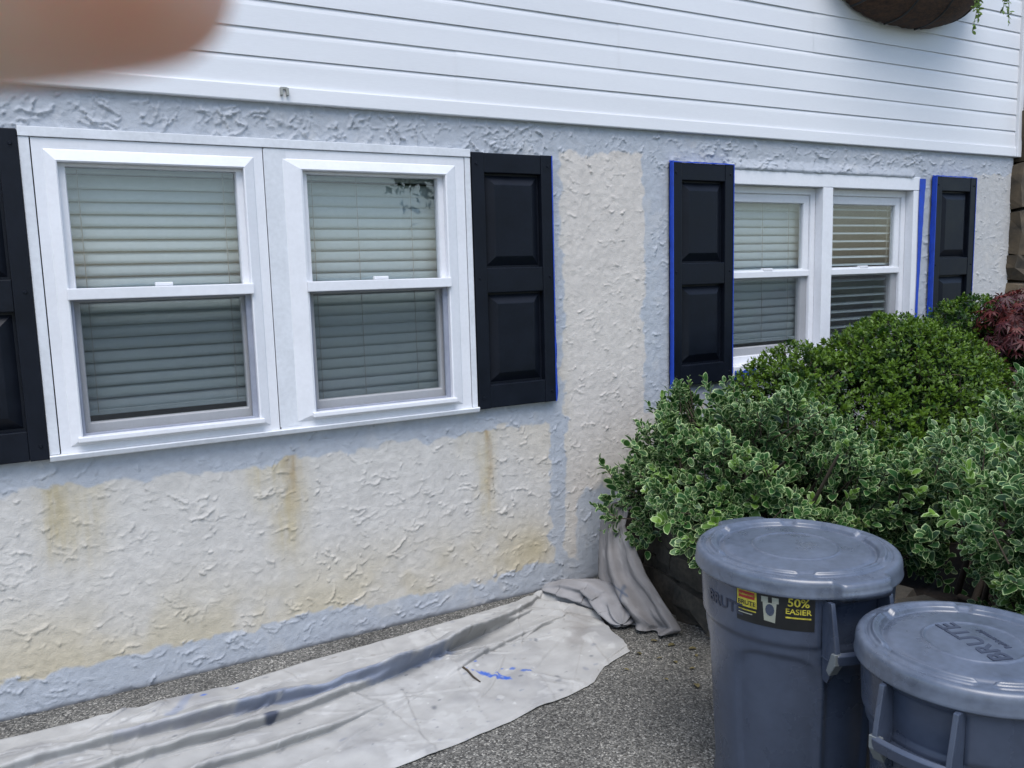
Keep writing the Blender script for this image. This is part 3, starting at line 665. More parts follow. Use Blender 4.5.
def make_bin(loc, R0, H, ang, label, lid_tab, seed, text_ang=None, side_text=None, label_ang=None):
    """R0 lid radius, H height of the lid's top edge, ang direction of the handles"""
    e = empty('rubbish_bin', loc, 0); tag(e, label, 'rubbish bin', 'grey plastic rubbish bins')
    rim_r = R0 * 0.925; zt = H - 0.035; bot_r = R0 * 0.80
    def brad(z): return bot_r + (rim_r - bot_r) * (z / zt)
    # body ----------------------------------------------------------
    nth = 180; zs = np.concatenate([np.linspace(0, 0.03, 4), np.linspace(0.05, zt * 0.70, 16), np.linspace(zt * 0.705, zt, 30)])
    th = np.linspace(0, 2 * PI, nth, endpoint=False); T, Zg = np.meshgrid(th, zs, indexing='ij')
    Rg = brad(Zg)
    dth = np.abs((T - ang + PI / 2) % PI - PI / 2)                       # angle to the nearest handle
    coll = sstep(zt * 0.765, zt * 0.785, Zg); Rg += 0.007 * coll
    pan = sstep(0.36, 0.40, dth) * sstep(1.30, 1.26, dth); archtop = zt * (0.735 - 0.06 * np.clip((np.abs(dth - 0.83) / 0.45), 0, 1) ** 4)
    Rg -= 0.008 * pan * sstep(0.0, 0.012, archtop - Zg) * sstep(0.04, 0.06, Zg)
    chan = sstep(0.30, 0.27, dth); Rg -= 0.012 * chan * (1 - sstep(zt * 0.70, zt * 0.72, Zg))
    pocket = sstep(0.37, 0.35, dth) * sstep(zt * 0.765, zt * 0.78, Zg) * sstep(zt * 0.955, zt * 0.945, Zg); Rg -= 0.014 * pocket
    Rg += 0.008 * sstep(zt * 0.975, zt * 0.985, Zg)
    Rg *= 1 - 0.06 * (1 - np.clip(Zg / 0.02, 0, 1)) ** 2
    V = np.stack([Rg * np.cos(T), Rg * np.sin(T), Zg], -1).reshape(-1, 3)
    Q = grid_quads(nth, len(zs), True)
    V = np.concatenate([V, [[0, 0, 0.005]]]); tri = np.array([(((i + 1) % nth) * len(zs), i * len(zs), len(V) - 1) for i in range(nth)])
    link_mesh('body', fast_mesh('body', V, Q, tri), M['bin'], e, True)
    # handles: two wings and a grip bar ------------------------------
    for s in (0, PI):
        a = ang + s; bm = bmesh.new()
        za, zb = zt * 0.765, zt * 0.955; half = R0 * 0.34
        ca, sa = math.cos(a), math.sin(a)
        def P(rad, tan, z): return (ca * rad - sa * tan, sa * rad + ca * tan, z)
        for sgn in (-1, 1):
            rb = brad(za) - 0.012; th_ = 0.012
            prof = [(rb, zb + 0.012), (rb, za - 0.075), (brad(za) + 0.006, za - 0.078), (brad(za) + 0.046, za - 0.004), (brad(za) + 0.052, za + 0.012), (brad(zb) + 0.020, zb + 0.012)]
            t0, t1 = sgn * half, sgn * (half - th_)
            A = [bm.verts.new(P(rd, t0 * (0.93 if z_ < za - 0.01 else 1.0), z_)) for rd, z_ in prof]; B = [bm.verts.new(P(rd, t1 * (0.93 if z_ < za - 0.01 else 1.0), z_)) for rd, z_ in prof]
            n = len(prof)
            for k in range(n): bm.faces.new((A[k], A[(k + 1) % n], B[(k + 1) % n], B[k]))
            bm.faces.new(A); bm.faces.new(B[::-1])
        nb = 12; rows = []
        for k in range(nb + 1):
            t = -half + 0.002 + (2 * half - 0.004) * k / nb; bow = 0.010 * (1 - (t / half) ** 2)
            pr = [(brad(za) + 0.036, za - 0.014), (brad(za) + 0.050 + bow, za - 0.012), (brad(za) + 0.054 + bow, za + 0.014), (brad(za) + 0.046 + bow, za + 0.022), (brad(za) + 0.038 + bow, za + 0.014)]
            rows.append([bm.verts.new(P(rd, t, z_)) for rd, z_ in pr])
        for p, q in zip(rows[:-1], rows[1:]):
            for k in range(5): bm.faces.new((p[k], p[(k + 1) % 5], q[(k + 1) % 5], q[k]))
        bm.faces.new(rows[0]); bm.faces.new(rows[-1][::-1])
        # pocket floor
        f0 = [P(brad(za) - 0.012, -half, za - 0.010), P(brad(za) + 0.044, -half, za - 0.010), P(brad(za) + 0.048, 0, za - 0.010), P(brad(za) + 0.044, half, za - 0.010), P(brad(za) - 0.012, half, za - 0.010)]
        bm.faces.new([bm.verts.new(p) for p in f0])
        hd = bm_obj('handle', bm, M['bin'], e, False, 0.0022, 2)
        # pale strap clip on the wing
        bm = bmesh.new(); q0 = [P(brad(za) + 0.030, -half - 0.006, za - 0.045), P(brad(za) + 0.052, -half - 0.006, za - 0.010), P(brad(za) + 0.052, -half - 0.006, za + 0.020), P(brad(za) + 0.036, -half - 0.006, za + 0.018), P(brad(za) + 0.018, -half - 0.006, za - 0.034)]
        q1 = [P(*(Vector((0, 0, 0))))] if False else [tuple(Vector(p) + Vector((-sa, ca, 0)) * 0.026) for p in q0]
        A = [bm.verts.new(p) for p in q0]; B = [bm.verts.new(p) for p in q1]
        for k in range(5): bm.faces.new((A[k], A[(k + 1) % 5], B[(k + 1) % 5], B[k]))
        bm.faces.new(A); bm.faces.new(B[::-1])
        bm_obj('strap_clip', bm, M['clip'], hd, False, 0.0015, 1)
    # lid ------------------------------------------------------------
    nth = 240; T = np.linspace(0, 2 * PI, nth, endpoint=False)
    prof = [(0.0, 0.0)] + [(x, 0) for x in np.linspace(0.04, 0.36, 8)] + [(x, 0) for x in np.linspace(0.37, 0.47, 11)] + [(x, 0) for x in np.linspace(0.5, 0.70, 6)] + [(x, 0) for x in np.linspace(0.71, 0.95, 34)]
    rr_ = np.array([p[0] for p in prof])
    base = H - 0.006 + 0.008 * (1 - rr_ ** 2)                      # slight dome
    base = base + 0.0035 * np.exp(-((rr_ - 0.42) / 0.012) ** 2)    # ring
    base = base - 0.006 * np.exp(-((rr_ - 0.76) / 0.035) ** 2)     # drain groove
    base = base + 0.006 * sstep(0.80, 0.86, rr_)
    TT, RR = np.meshgrid(T, rr_, indexing='ij'); Zl = np.broadcast_to(base, RR.shape).copy()
    seg = ((TT - ang) / (2 * PI / 6) + 0.5) % 1.0; gate = sstep(0.06, 0.10, seg) * sstep(0.94, 0.90, seg)
    Zl += 0.009 * gate * sstep(0.765, 0.790, RR) * sstep(0.865, 0.845, RR)
    Zl -= 0.004 * gate * np.exp(-((RR - 0.90) / 0.014) ** 2)
    Xl = RR * R0
    # shoulder and skirt
    sk = [(0.968, -0.002), (0.985, -0.006), (0.996, -0.013), (1.0, -0.022), (1.004, -0.042), (1.010, -0.047), (1.004, -0.050), (0.985, -0.049), (0.975, -0.026)]
    Xs = np.concatenate([Xl, np.broadcast_to(np.array([s_[0] for s_ in sk]) * R0, (nth, len(sk)))], 1)
    Zs_ = np.concatenate([Zl, np.broadcast_to(np.array([H + 0.0015 + s_[1] for s_ in sk]), (nth, len(sk)))], 1)
    rel = np.concatenate([rr_, [s_[0] for s_ in sk]])
    if lid_tab:
        d = np.abs((T - ang + PI / 2) % PI - PI / 2); tab = (sstep(0.30, 0.24, d))[:, None] * sstep(0.93, 0.97, rel)[None, :]
        Xs = Xs + 0.028 * tab
        grooves = 0.004 * np.exp(-(((rel - 0.955) / 0.010) ** 2)); Zs_ = Zs_ - grooves[None, :] * (sstep(0.30, 0.24, d))[:, None]
        Zs_ = Zs_ + 0.018 * (sstep(0.30, 0.24, d))[:, None] * sstep(0.998, 1.006, rel)[None, :]
    V = np.stack([Xs * np.cos(T)[:, None], Xs * np.sin(T)[:, None], Zs_], -1)
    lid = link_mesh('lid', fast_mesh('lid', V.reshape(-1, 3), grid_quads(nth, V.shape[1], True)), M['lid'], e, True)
    # writing ----------------------------------------------------------
    if text_ang is not None:
        for s, sz, off, mt in (('BRUTE', 0.066, 0.0, M['lid_mark']), ('Rubbermaid', 0.020, -0.050, M['lid_mark'])):
            me = text_mesh(s, sz, 0.0012); me.materials.clear(); me.materials.append(mt)
            o = link_mesh('lettering', me, None, lid); o.location = (-math.sin(text_ang) * off * 1.0, math.cos(text_ang) * off * 1.0, H + 0.0022); o.rotation_euler = (0, 0, text_ang)
    def wrap(me, a0, z0, lift):
        for v in me.vertices:
            rad = brad(z0 + v.co.y) + 0.007 + lift + v.co.z; t = a0 + v.co.x / brad(z0)
            v.co = (rad * math.cos(t), rad * math.sin(t), z0 + v.co.y)
    KS = 0.86
    def patch(name, a0, z0, x0, x1, y0, y1, lift, mat, par):
        x0, x1, y0, y1 = x0 * KS, x1 * KS, y0 * KS, y1 * KS
        nx = 14; V = [(x, y, 0) for x in np.linspace(x0, x1, nx) for y in np.linspace(y0, y1, 3)]
        me = fast_mesh(name, np.array(V), grid_quads(nx, 3)); wrap(me, a0, z0, lift)
        return link_mesh(name, me, mat, par)
    if side_text is not None:
        me = text_mesh('BRUTE', 0.044, 0.001); wrap(me, side_text, zt * 0.885, 0.0012); me.materials.clear(); me.materials.append(M['bin_dark']); link_mesh('lettering', me, None, e)
    if label_ang is not None:
        z0 = zt * 0.905; lb = patch('sticker', label_ang, z0, -0.115, 0.115, -0.048, 0.055, 0.0012, M['lab_black'], e)
        patch('print', label_ang, z0, -0.112, -0.048, 0.000, 0.053, 0.0018, M['lab_yellow'], lb)
        patch('print', label_ang, z0, -0.106, -0.054, 0.028, 0.050, 0.0024, M['lab_red'], lb)
        def lt(s, sz, x, y, mat, lift=0.0030, sx=1.0):
            me = text_mesh(s, sz)
            for v in me.vertices: v.co.x = (v.co.x * sx + x) * KS; v.co.y = (v.co.y + y) * KS
            wrap(me, label_ang, z0, lift); me.materials.clear(); me.materials.append(mat); link_mesh('print', me, None, lb)
        lt('Rubbermaid', 0.010, -0.080, 0.040, M['lab_yellow'], sx=0.95); lt('BRUTE', 0.020, -0.080, 0.013, M['lab_black'], 0.0026)
        lt('50%', 0.036, 0.070, 0.040, M['lab_yellow']); lt('EASIER', 0.024, 0.070, 0.012, M['lab_yellow'])
        patch('print', label_ang, z0, 0.035, 0.105, -0.010, -0.005, 0.0020, M['lab_yellow'], lb)
        patch('print', label_ang, z0, -0.110, -0.050, -0.012, -0.008, 0.0020, M['lab_yellow'], lb)
        patch('print', label_ang, z0, -0.110, -0.062, -0.022, -0.019, 0.0020, M['lab_grey'], lb)
        # picture of a handled bin
        me = fast_mesh('print', np.array([(-0.034, 0.048, 0), (0.016, 0.048, 0), (0.016, 0.030, 0), (-0.034, 0.030, 0), (-0.026, -0.028, 0), (0.006, -0.032, 0), (0.010, 0.03, 0), (-0.030, 0.03, 0)], float) * KS, [(3, 2, 1, 0), (4, 5, 6, 7)]); wrap(me, label_ang, z0, 0.0020); link_mesh('print', me, M['lab_grey'], lb)
        me = fast_mesh('print', np.array([(-0.022 + 0.013 + 0.013 * math.cos(t), 0.008 + 0.019 * math.sin(t), 0) for t in np.linspace(0, 2 * PI, 12, endpoint=False)] + [(-0.009, 0.008, 0)]) * KS, None, [(i, (i + 1) % 12, 12) for i in range(12)]); wrap(me, label_ang, z0, 0.0026); link_mesh('print', me, M['bin'], lb)
    return e
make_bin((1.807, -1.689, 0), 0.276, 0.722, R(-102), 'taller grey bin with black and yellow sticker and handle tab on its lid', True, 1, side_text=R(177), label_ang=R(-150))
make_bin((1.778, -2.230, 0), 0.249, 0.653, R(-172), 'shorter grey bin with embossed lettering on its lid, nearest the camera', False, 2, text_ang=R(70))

# ------------------------------------------------------------------ drop cloths
M['cloth'] = attr_mat('canvas_cloth', rough=0.95, bump=0.35, bscale=700, dist=0.001, spec=0.15, mottle=0.10, msc=14)
def poly_resample(p, n):
    p = np.array(p, float); d = np.r_[0, np.cumsum(np.linalg.norm(np.diff(p, axis=0), axis=1))]
    s = np.linspace(0, d[-1], n); return np.stack([np.interp(s, d, p[:, k]) for k in range(p.shape[1])], 1)
def seg_dist(X, Y, p):
    """distance (signed side) to a polyline and the position along it 0..1"""
    p = np.array(p, float); best = np.full(X.shape, 9.0); sgn = np.zeros(X.shape); al = np.zeros(X.shape)
    L = np.linalg.norm(np.diff(p, axis=0), axis=1); cum = np.r_[0, np.cumsum(L)]
    for k in range(len(p) - 1):
        d = (p[k + 1] - p[k]) / L[k]; t = np.clip((X - p[k][0]) * d[0] + (Y - p[k][1]) * d[1], 0, L[k])
        qx, qy = p[k][0] + d[0] * t, p[k][1] + d[1] * t; dist = np.hypot(X - qx, Y - qy)
        s = (X - qx) * -d[1] + (Y - qy) * d[0]; m_ = dist < best
        best = np.where(m_, dist, best); sgn = np.where(m_, np.sign(s), sgn); al = np.where(m_, (cum[k] + t) / cum[-1], al)
    return best, sgn, al
def flat_cloth():
    U = poly_resample([(-1.1, -0.14), (-0.24, -0.145), (0.41, -0.185), (0.81, -0.14), (1.26, -0.115), (1.60, -0.085), (1.90, -0.07), (2.06, -0.20)], 520)
    Lw = poly_resample([(-1.1, -1.08), (0.0, -1.04), (0.85, -1.005), (1.01, -0.99), (1.27, -0.962), (1.39, -0.93), (1.55, -0.915), (1.665, -0.885), (1.77, -0.80), (1.93, -0.755), (1.955, -0.69), (1.96, -0.60), (2.02, -0.42)], 520)
    t = np.linspace(0, 1, 200)
    X = U[:, None, 0] * (1 - t) + Lw[:, None, 0] * t; Y = U[:, None, 1] * (1 - t) + Lw[:, None, 1] * t
    n = fbm(X, Y, 0.22, 201, 4); edge = np.minimum(t, 1 - t)[None, :] * np.ones_like(X)
    # ragged hem
    Y += 0.012 * (fbm(X, Y * 0, 0.12, 211, 2) - 0.5) * (1 - np.clip(edge / 0.05, 0, 1))
    Zc = 0.006 + 0.010 * sstep(0.45, 0.75, n) + 0.004 * fbm(X, Y, 0.05, 205, 3)
    folds = [([(1.98, -0.06), (1.62, -0.24), (1.23, -0.38), (0.88, -0.44), (0.50, -0.40), (0.05, -0.37), (-0.6, -0.40)], 0.060, 0.034),
             ([(1.80, -0.20), (1.33, -0.35), (0.91, -0.47), (0.50, -0.54), (0.11, -0.53), (-0.6, -0.6)], 0.042, 0.028),
             ([(0.95, -0.62), (0.72, -0.69), (0.43, -0.71), (0.0, -0.73)], 0.030, 0.022),
             ([(1.9, -0.33), (1.55, -0.42), (1.2, -0.56)], 0.020, 0.024),
             ([(1.85, -0.45), (1.6, -0.62), (1.4, -0.78)], 0.007, 0.03),
             ([(0.9, -0.24), (0.45, -0.28), (-0.2, -0.24)], 0.010, 0.03),
             ([(0.35, -0.82), (0.7, -0.86), (1.1, -0.83)], 0.006, 0.04)]
    over = np.zeros_like(X)
    r3 = np.random.default_rng(19)
    for k in range(52):                                  # sharp little creases
        cx, cy, an, ln = r3.uniform(-0.2, 1.95), r3.uniform(-0.95, -0.15), r3.normal(0.25, 0.5) + (1.4 if k % 5 == 0 else 0), r3.uniform(0.08, 0.35)
        folds.append(([(cx - ln * math.cos(an), cy - ln * math.sin(an)), (cx, cy + r3.normal(0, 0.02)), (cx + ln * math.cos(an), cy + ln * math.sin(an))][::-1], r3.uniform(0.003, 0.010), r3.uniform(0.006, 0.012)))
    for p, hgt, wd in folds:
        d, s, al = seg_dist(X, Y, p); sd = d * s
        env = np.sin(np.clip(al, 0, 1) * PI) ** 0.45 * (0.55 + 0.9 * fbm(X, Y, 0.18, 221, 2))
        w_ = np.where(sd > 0, wd * 0.42, wd * 1.6)           # steep on one side, leaning over
        rg = hgt * env * np.exp(-(d / w_) ** 2); Zc += rg; over += rg
    Zc *= np.clip(edge / 0.02, 0.3, 1)
    # bunch up towards the right end
    b = sstep(1.75, 2.0, X) * sstep(-0.55, -0.2, Y); Zc += b * 0.03 * np.abs(np.sin(X * 34 + Y * 21 + 3 * n))
    Zc += 0.001
    base = np.array([0.335, 0.333, 0.322]); gry = np.array([0.25, 0.25, 0.25]); wht = np.array([0.41, 0.41, 0.40])
    n4 = fbm(X, Y, 0.10, 233, 4); n5 = fbm(X, Y, 0.03, 239, 3)
    col = base + (gry - base) * sstep(0.5, 0.75, n)[..., None] * 0.8; k = (sstep(0.60, 0.68, n4))[..., None] * 0.55; col = col * (1 - k) + wht * k
    def stain(c, k):
        nonlocal col; k = np.clip(k, 0, 1)[..., None]; col = col * (1 - k) + np.array(c) * k
    d, s, al = seg_dist(X, Y, [(1.30, -0.39), (0.98, -0.45), (0.72, -0.44), (0.48, -0.41)]); stain((0.17, 0.20, 0.27), 0.85 * sstep(0.035, 0.012, d + 0.03 * (n5 - 0.4)))
    d, s, al = seg_dist(X, Y, [(0.50, -0.42), (0.1, -0.375)]); stain((0.24, 0.25, 0.29), 0.6 * sstep(0.02, 0.006, d + 0.03 * (n5 - 0.4)))
    d = np.hypot(X - 0.56, (Y + 0.53) * 1.3); stain((0.07, 0.08, 0.11), sstep(0.038, 0.018, d + 0.035 * (n5 - 0.4)))
    for p in ([(1.31, -0.545), (1.345, -0.62), (1.355, -0.66)], [(1.345, -0.60), (1.39, -0.715)], [(1.385, -0.64), (1.405, -0.74)]):
        d, s, al = seg_dist(X, Y, p); stain((0.03, 0.10, 0.42), 0.9 * sstep(0.011, 0.004, d + 0.028 * (n5 - 0.40)))
    for cx, cy, rr2 in ((1.455, -0.645, 0.012), (1.475, -0.69, 0.018), (1.49, -0.70, 0.012), (1.42, -0.62, 0.009), (0.40, -0.24, 0.02), (0.52, -0.23, 0.012), (1.36, -0.52, 0.008)):
        d = np.hypot(X - cx, Y - cy); stain((0.05, 0.12, 0.40), 0.85 * sstep(rr2, rr2 * 0.5, d + 0.02 * (n5 - 0.4)))
    d, s, al = seg_dist(X, Y, [(0.28, -0.30), (0.34, -0.24), (0.36, -0.20)]); stain((0.16, 0.20, 0.30), 0.5 * sstep(0.03, 0.01, d + 0.03 * (n5 - 0.4)))
    r2 = np.random.default_rng(77)
    for k in range(420):
        cx, cy = r2.uniform(-0.3, 2.0), r2.uniform(-1.0, -0.1); sz = 0.004 + 0.014 * r2.random() ** 2; d = np.hypot(X - cx, (Y - cy) * r2.uniform(0.6, 2)); c = [(0.20, 0.21, 0.24), (0.50, 0.50, 0.49), (0.22, 0.21, 0.19), (0.10, 0.11, 0.13)][r2.integers(4)]
        stain(c, r2.uniform(0.35, 0.8) * sstep(sz, sz * 0.4, d + sz * 1.2 * (n5 - 0.4)))
    d, s, al = seg_dist(X, Y, [(1.93, -0.35), (1.90, -0.45), (1.80, -0.58)]); stain((0.20, 0.19, 0.18), 0.6 * sstep(0.10, 0.02, d + 0.16 * (n4 - 0.4)))
    V = np.stack([X + 0.2 * over, Y - 0.85 * over, Zc], -1).reshape(-1, 3); me = fast_mesh('drop_cloth', V, grid_quads(*X.shape)[:, ::-1]); vcol(me, 'Col', col.reshape(-1, 3))
    o = link_mesh('drop_cloth', me, M['cloth'], None, True); s = o.modifiers.new('thick', 'SOLIDIFY'); s.thickness = 0.0025; s.offset = 1
    tag(o, 'long paint spattered canvas drop cloth spread along the foot of the wall', 'drop cloth')
flat_cloth()

def draped_cloth():
    """grey cloth hung over the end of the edging wall, falling to the ground in folds"""
    # left and right edges, top to bottom
    L = poly_resample([(2.42, -0.16, 0.425), (2.26, -0.145, 0.405), (2.22, -0.156, 0.33), (2.20, -0.174, 0.207), (2.17, -0.214, 0.098), (2.12, -0.35, 0.04), (2.08, -0.47, 0.03), (2.05, -0.57, 0.012)], 110)
    Rr = poly_resample([(2.46, -0.30, 0.43), (2.30, -0.27, 0.41), (2.25, -0.31, 0.345), (2.235, -0.37, 0.31), (2.20, -0.523, 0.198), (2.18, -0.70, 0.10), (2.19, -0.76, 0.03), (2.13, -0.74, 0.012)], 110)
    n = 90; t = np.linspace(0, 1, n); s = np.linspace(0, 1, 110)[:, None]
    V = L[:, None] * (1 - t)[None, :, None] + Rr[:, None] * t[None, :, None]
    S, T = np.broadcast_to(s, (110, n)), np.broadcast_to(t, (110, n))
    out = np.array([-0.80, -0.45, 0.35]); out /= np.linalg.norm(out)
    nz = fbm(S * 0.8, T * 0.8, 0.25, 301, 3)
    ph = T * 2 * PI * 2.1 + 2.6 * nz + S * 1.2
    amp = 0.006 + 0.020 * sstep(0.12, 0.6, S)
    w = np.sign(np.sin(ph)) * np.abs(np.sin(ph)) ** 0.8 * amp + 0.012 * (fbm(S, T, 0.10, 307, 3) - 0.5)
    V = V + w[..., None] * out
    bul = 0.07 * np.sin(T * PI) * sstep(0.15, 0.5, S) * (1 - sstep(0.85, 1, S)); V = V + bul[..., None] * out
    V[..., 2] = np.maximum(V[..., 2], 0.012 + 0.010 * nz)
    c = np.array([0.185, 0.178, 0.178]) * (0.72 + 0.5 * nz)[..., None]
    sm = sstep(0.62, 0.72, fbm(S, T, 0.13, 311, 4))[..., None] * 0.5; c = c * (1 - sm) + np.array([0.27, 0.265, 0.265]) * sm
    for p in ([(0.62, 0.30), (0.72, 0.52)], [(0.66, 0.55), (0.76, 0.33)]):
        d, _, _ = seg_dist(S, T, p); k = (0.7 * sstep(0.022, 0.008, d + 0.02 * (nz - 0.4)))[..., None]; c = c * (1 - k) + np.array([0.07, 0.09, 0.13]) * k
    me = fast_mesh('drop_cloth', V.reshape(-1, 3), grid_quads(110, n)); vcol(me, 'Col', c.reshape(-1, 3))
    o = link_mesh('drop_cloth', me, M['cloth'], None, True); sd = o.modifiers.new('thick', 'SOLIDIFY'); sd.thickness = 0.003
    e = tag(o, 'grey canvas cloth draped in folds over the end of the bed edging', 'drop cloth')
    # the twisted roll that trails from it across the first cloth
    nl, nc = 120, 48; u = np.linspace(0, 1, nl)[:, None]; a = np.linspace(0, 2 * PI, nc, endpoint=False)[None, :]
    path = poly_resample([(1.93, -0.085, 0.045), (2.00, -0.15, 0.055), (2.08, -0.27, 0.060), (2.10, -0.38, 0.055), (2.06, -0.50, 0.045), (2.02, -0.58, 0.03)], nl)
    tan = np.gradient(path, axis=0); tan /= np.linalg.norm(tan, axis=1)[:, None]; side = np.cross(tan, [0, 0, 1]); side /= np.linalg.norm(side, axis=1)[:, None]
    U2, A2 = np.broadcast_to(u, (nl, nc)), np.broadcast_to(a, (nl, nc))
    rad = 0.050 + 0.020 * np.abs(np.sin(2.5 * A2 + 4.5 * U2 + 2.0 * fbm(U2, A2 / 6, 0.4, 333, 2))) - 0.008 + 0.010 * np.sin(7 * A2 + 9 * U2) + 0.02 * (fbm(U2, A2 / 6, 0.2, 331, 3) - 0.5)
    rad = rad * 1.15 * np.sin(np.clip(U2, 0.0005, 0.9995) * PI) ** 0.4
    V = path[:, None] + rad[..., None] * (1.35 * np.cos(A2)[..., None] * side[:, None] + 0.75 * np.sin(A2)[..., None] * np.array([0, 0, 1.0]))
    V[..., 2] = np.maximum(V[..., 2], 0.010)
    nz = fbm(U2, A2 / 6, 0.15, 341, 3); c = np.array([0.235, 0.232, 0.238]) * (0.7 + 0.5 * nz)[..., None]
    me = fast_mesh('twisted_roll', V.reshape(-1, 3), np.concatenate([grid_quads(nc, nl, True) * 0 + 0]) if False else np.array([(i * nc + k, i * nc + (k + 1) % nc, (i + 1) * nc + (k + 1) % nc, (i + 1) * nc + k) for i in range(nl - 1) for k in range(nc)]))
    vcol(me, 'Col', c.reshape(-1, 3)); link_mesh('twisted_roll', me, M['cloth'], o, True)
draped_cloth()
tw = tubes('twig', [([(1.295, -0.52, 0.017), (1.300, -0.57, 0.019), (1.296, -0.63, 0.018), (1.302, -0.675, 0.016)], [0.0035, 0.004, 0.0035, 0.002])], M['twig'])
tag(tw, 'thin dark twig lying on the drop cloth beside blue paint marks', 'twig')

# ------------------------------------------------------------------ foliage
def leaf_template(kind):
    if kind == 'oval':      # outer ring 8, inner ring 8, folded along the midrib
        a = np.linspace(0, 2 * PI, 8, endpoint=False); o = []
        for s in (1.0, 0.70):
            for t in a:
                x = 0.30 * math.sin(t) * s; y = 0.5 + 0.5 * math.cos(t) * s; o.append((x * (1.0 if 0.1 < y < 0.8 else 0.9), y, 0.34 * abs(x) - 0.22 * (y - 0.45) ** 2))
        V = np.array(o); q = [(i, (i + 1) % 8, 8 + (i + 1) % 8, 8 + i) for i in range(8)] + [(8, 9, 10, 14), (14, 10, 11, 13)]
        q = [(i, (i + 1) % 8, 8 + (i + 1) % 8, 8 + i) for i in range(8)] + [(15, 8, 9, 10), (15, 10, 11, 14), (14, 11, 12, 13)]
        e = np.r_[np.ones(8), np.zeros(8)]; return V, np.array(q), None, e
    if kind == 'small':
        V = np.array([(0, 0, 0), (0.28, 0.45, 0.09), (0, 1, -0.03), (-0.28, 0.45, 0.09), (0, 0.5, 0)]); t = [(0, 1, 4), (1, 2, 4), (2, 3, 4), (3, 0, 4)]
        return V, None, np.array(t), np.zeros(5)
    if kind == 'palm':      # finely cut maple leaf: seven narrow lobes
        V, t = [], []
        for k, an in enumerate(np.linspace(-1.9, 1.9, 7)):
            ln = 1.0 - 0.09 * abs(k - 3) ** 1.3; d = np.array([math.sin(an), math.cos(an)]); p = np.array([d[1], -d[0]]); b = len(V)
            for u_, w_ in ((0.0, 0.02), (0.45, 0.085)):
                for sg in (-1, 1): V.append((*(d * ln * u_ + p * w_ * sg), -0.10 * u_ * u_))
            V.append((*(d * ln), -0.30)); t += [(b, b + 1, b + 3), (b, b + 3, b + 2), (b + 2, b + 3, b + 4)]
        return np.array(V), None, np.array(t), np.zeros(len(V))
TPL = {k: leaf_template(k) for k in ('oval', 'small', 'palm')}
def unit(v): return v / (np.linalg.norm(v, axis=-1, keepdims=True) + 1e-9)
def leaves_mesh(name, kind, P, D, N, S, young):
    V0, q, t, e = TPL[kind]; n = len(P); k = len(V0)
    D = unit(D); X = unit(np.cross(D, N)); N = np.cross(X, D)
    V = P[:, None] + S[:, None, None] * (V0[None, :, 0:1] * X[:, None] + V0[None, :, 1:2] * D[:, None] + V0[None, :, 2:3] * N[:, None])
    off = (np.arange(n) * k)[:, None, None]
    me = fast_mesh(name, V.reshape(-1, 3), (q[None] + off).reshape(-1, 4) if q is not None else None, (t[None] + off).reshape(-1, 3) if t is not None else None)
    c = np.zeros((n, k, 3)); c[:, :, 0] = e[None]; c[:, :, 1] = young[:, None]
    vcol(me, 'Col', c.reshape(-1, 3)); return me

def blob_surface(blobs, n, r, up_bias=0.0, zmin=0.2):
    """random points on the outside of a union of ellipsoids, with outward normals"""
    P, Nn = [], []; w = np.array([b[3] * b[4] + b[4] * b[5] + b[3] * b[5] for b in blobs]); w /= w.sum()
    while sum(len(p) for p in P) < n:
        b = blobs[r.choice(len(blobs), p=w)]; c = np.array(b[:3]); rad = np.array(b[3:6])
        d = unit(r.normal(0, 1, (400, 3))); p = c + d * rad; nn = unit(d / rad); ok = p[:, 2] > zmin
        for o in blobs:
            if o is b: continue
            ok &= (((p - np.array(o[:3])) / np.array(o[3:6])) ** 2).sum(1) > 0.98
        P.append(p[ok]); Nn.append(nn[ok])
    P = np.concatenate(P); Nn = np.concatenate(Nn); i = r.permutation(len(P))[:n]; return P[i], Nn[i]

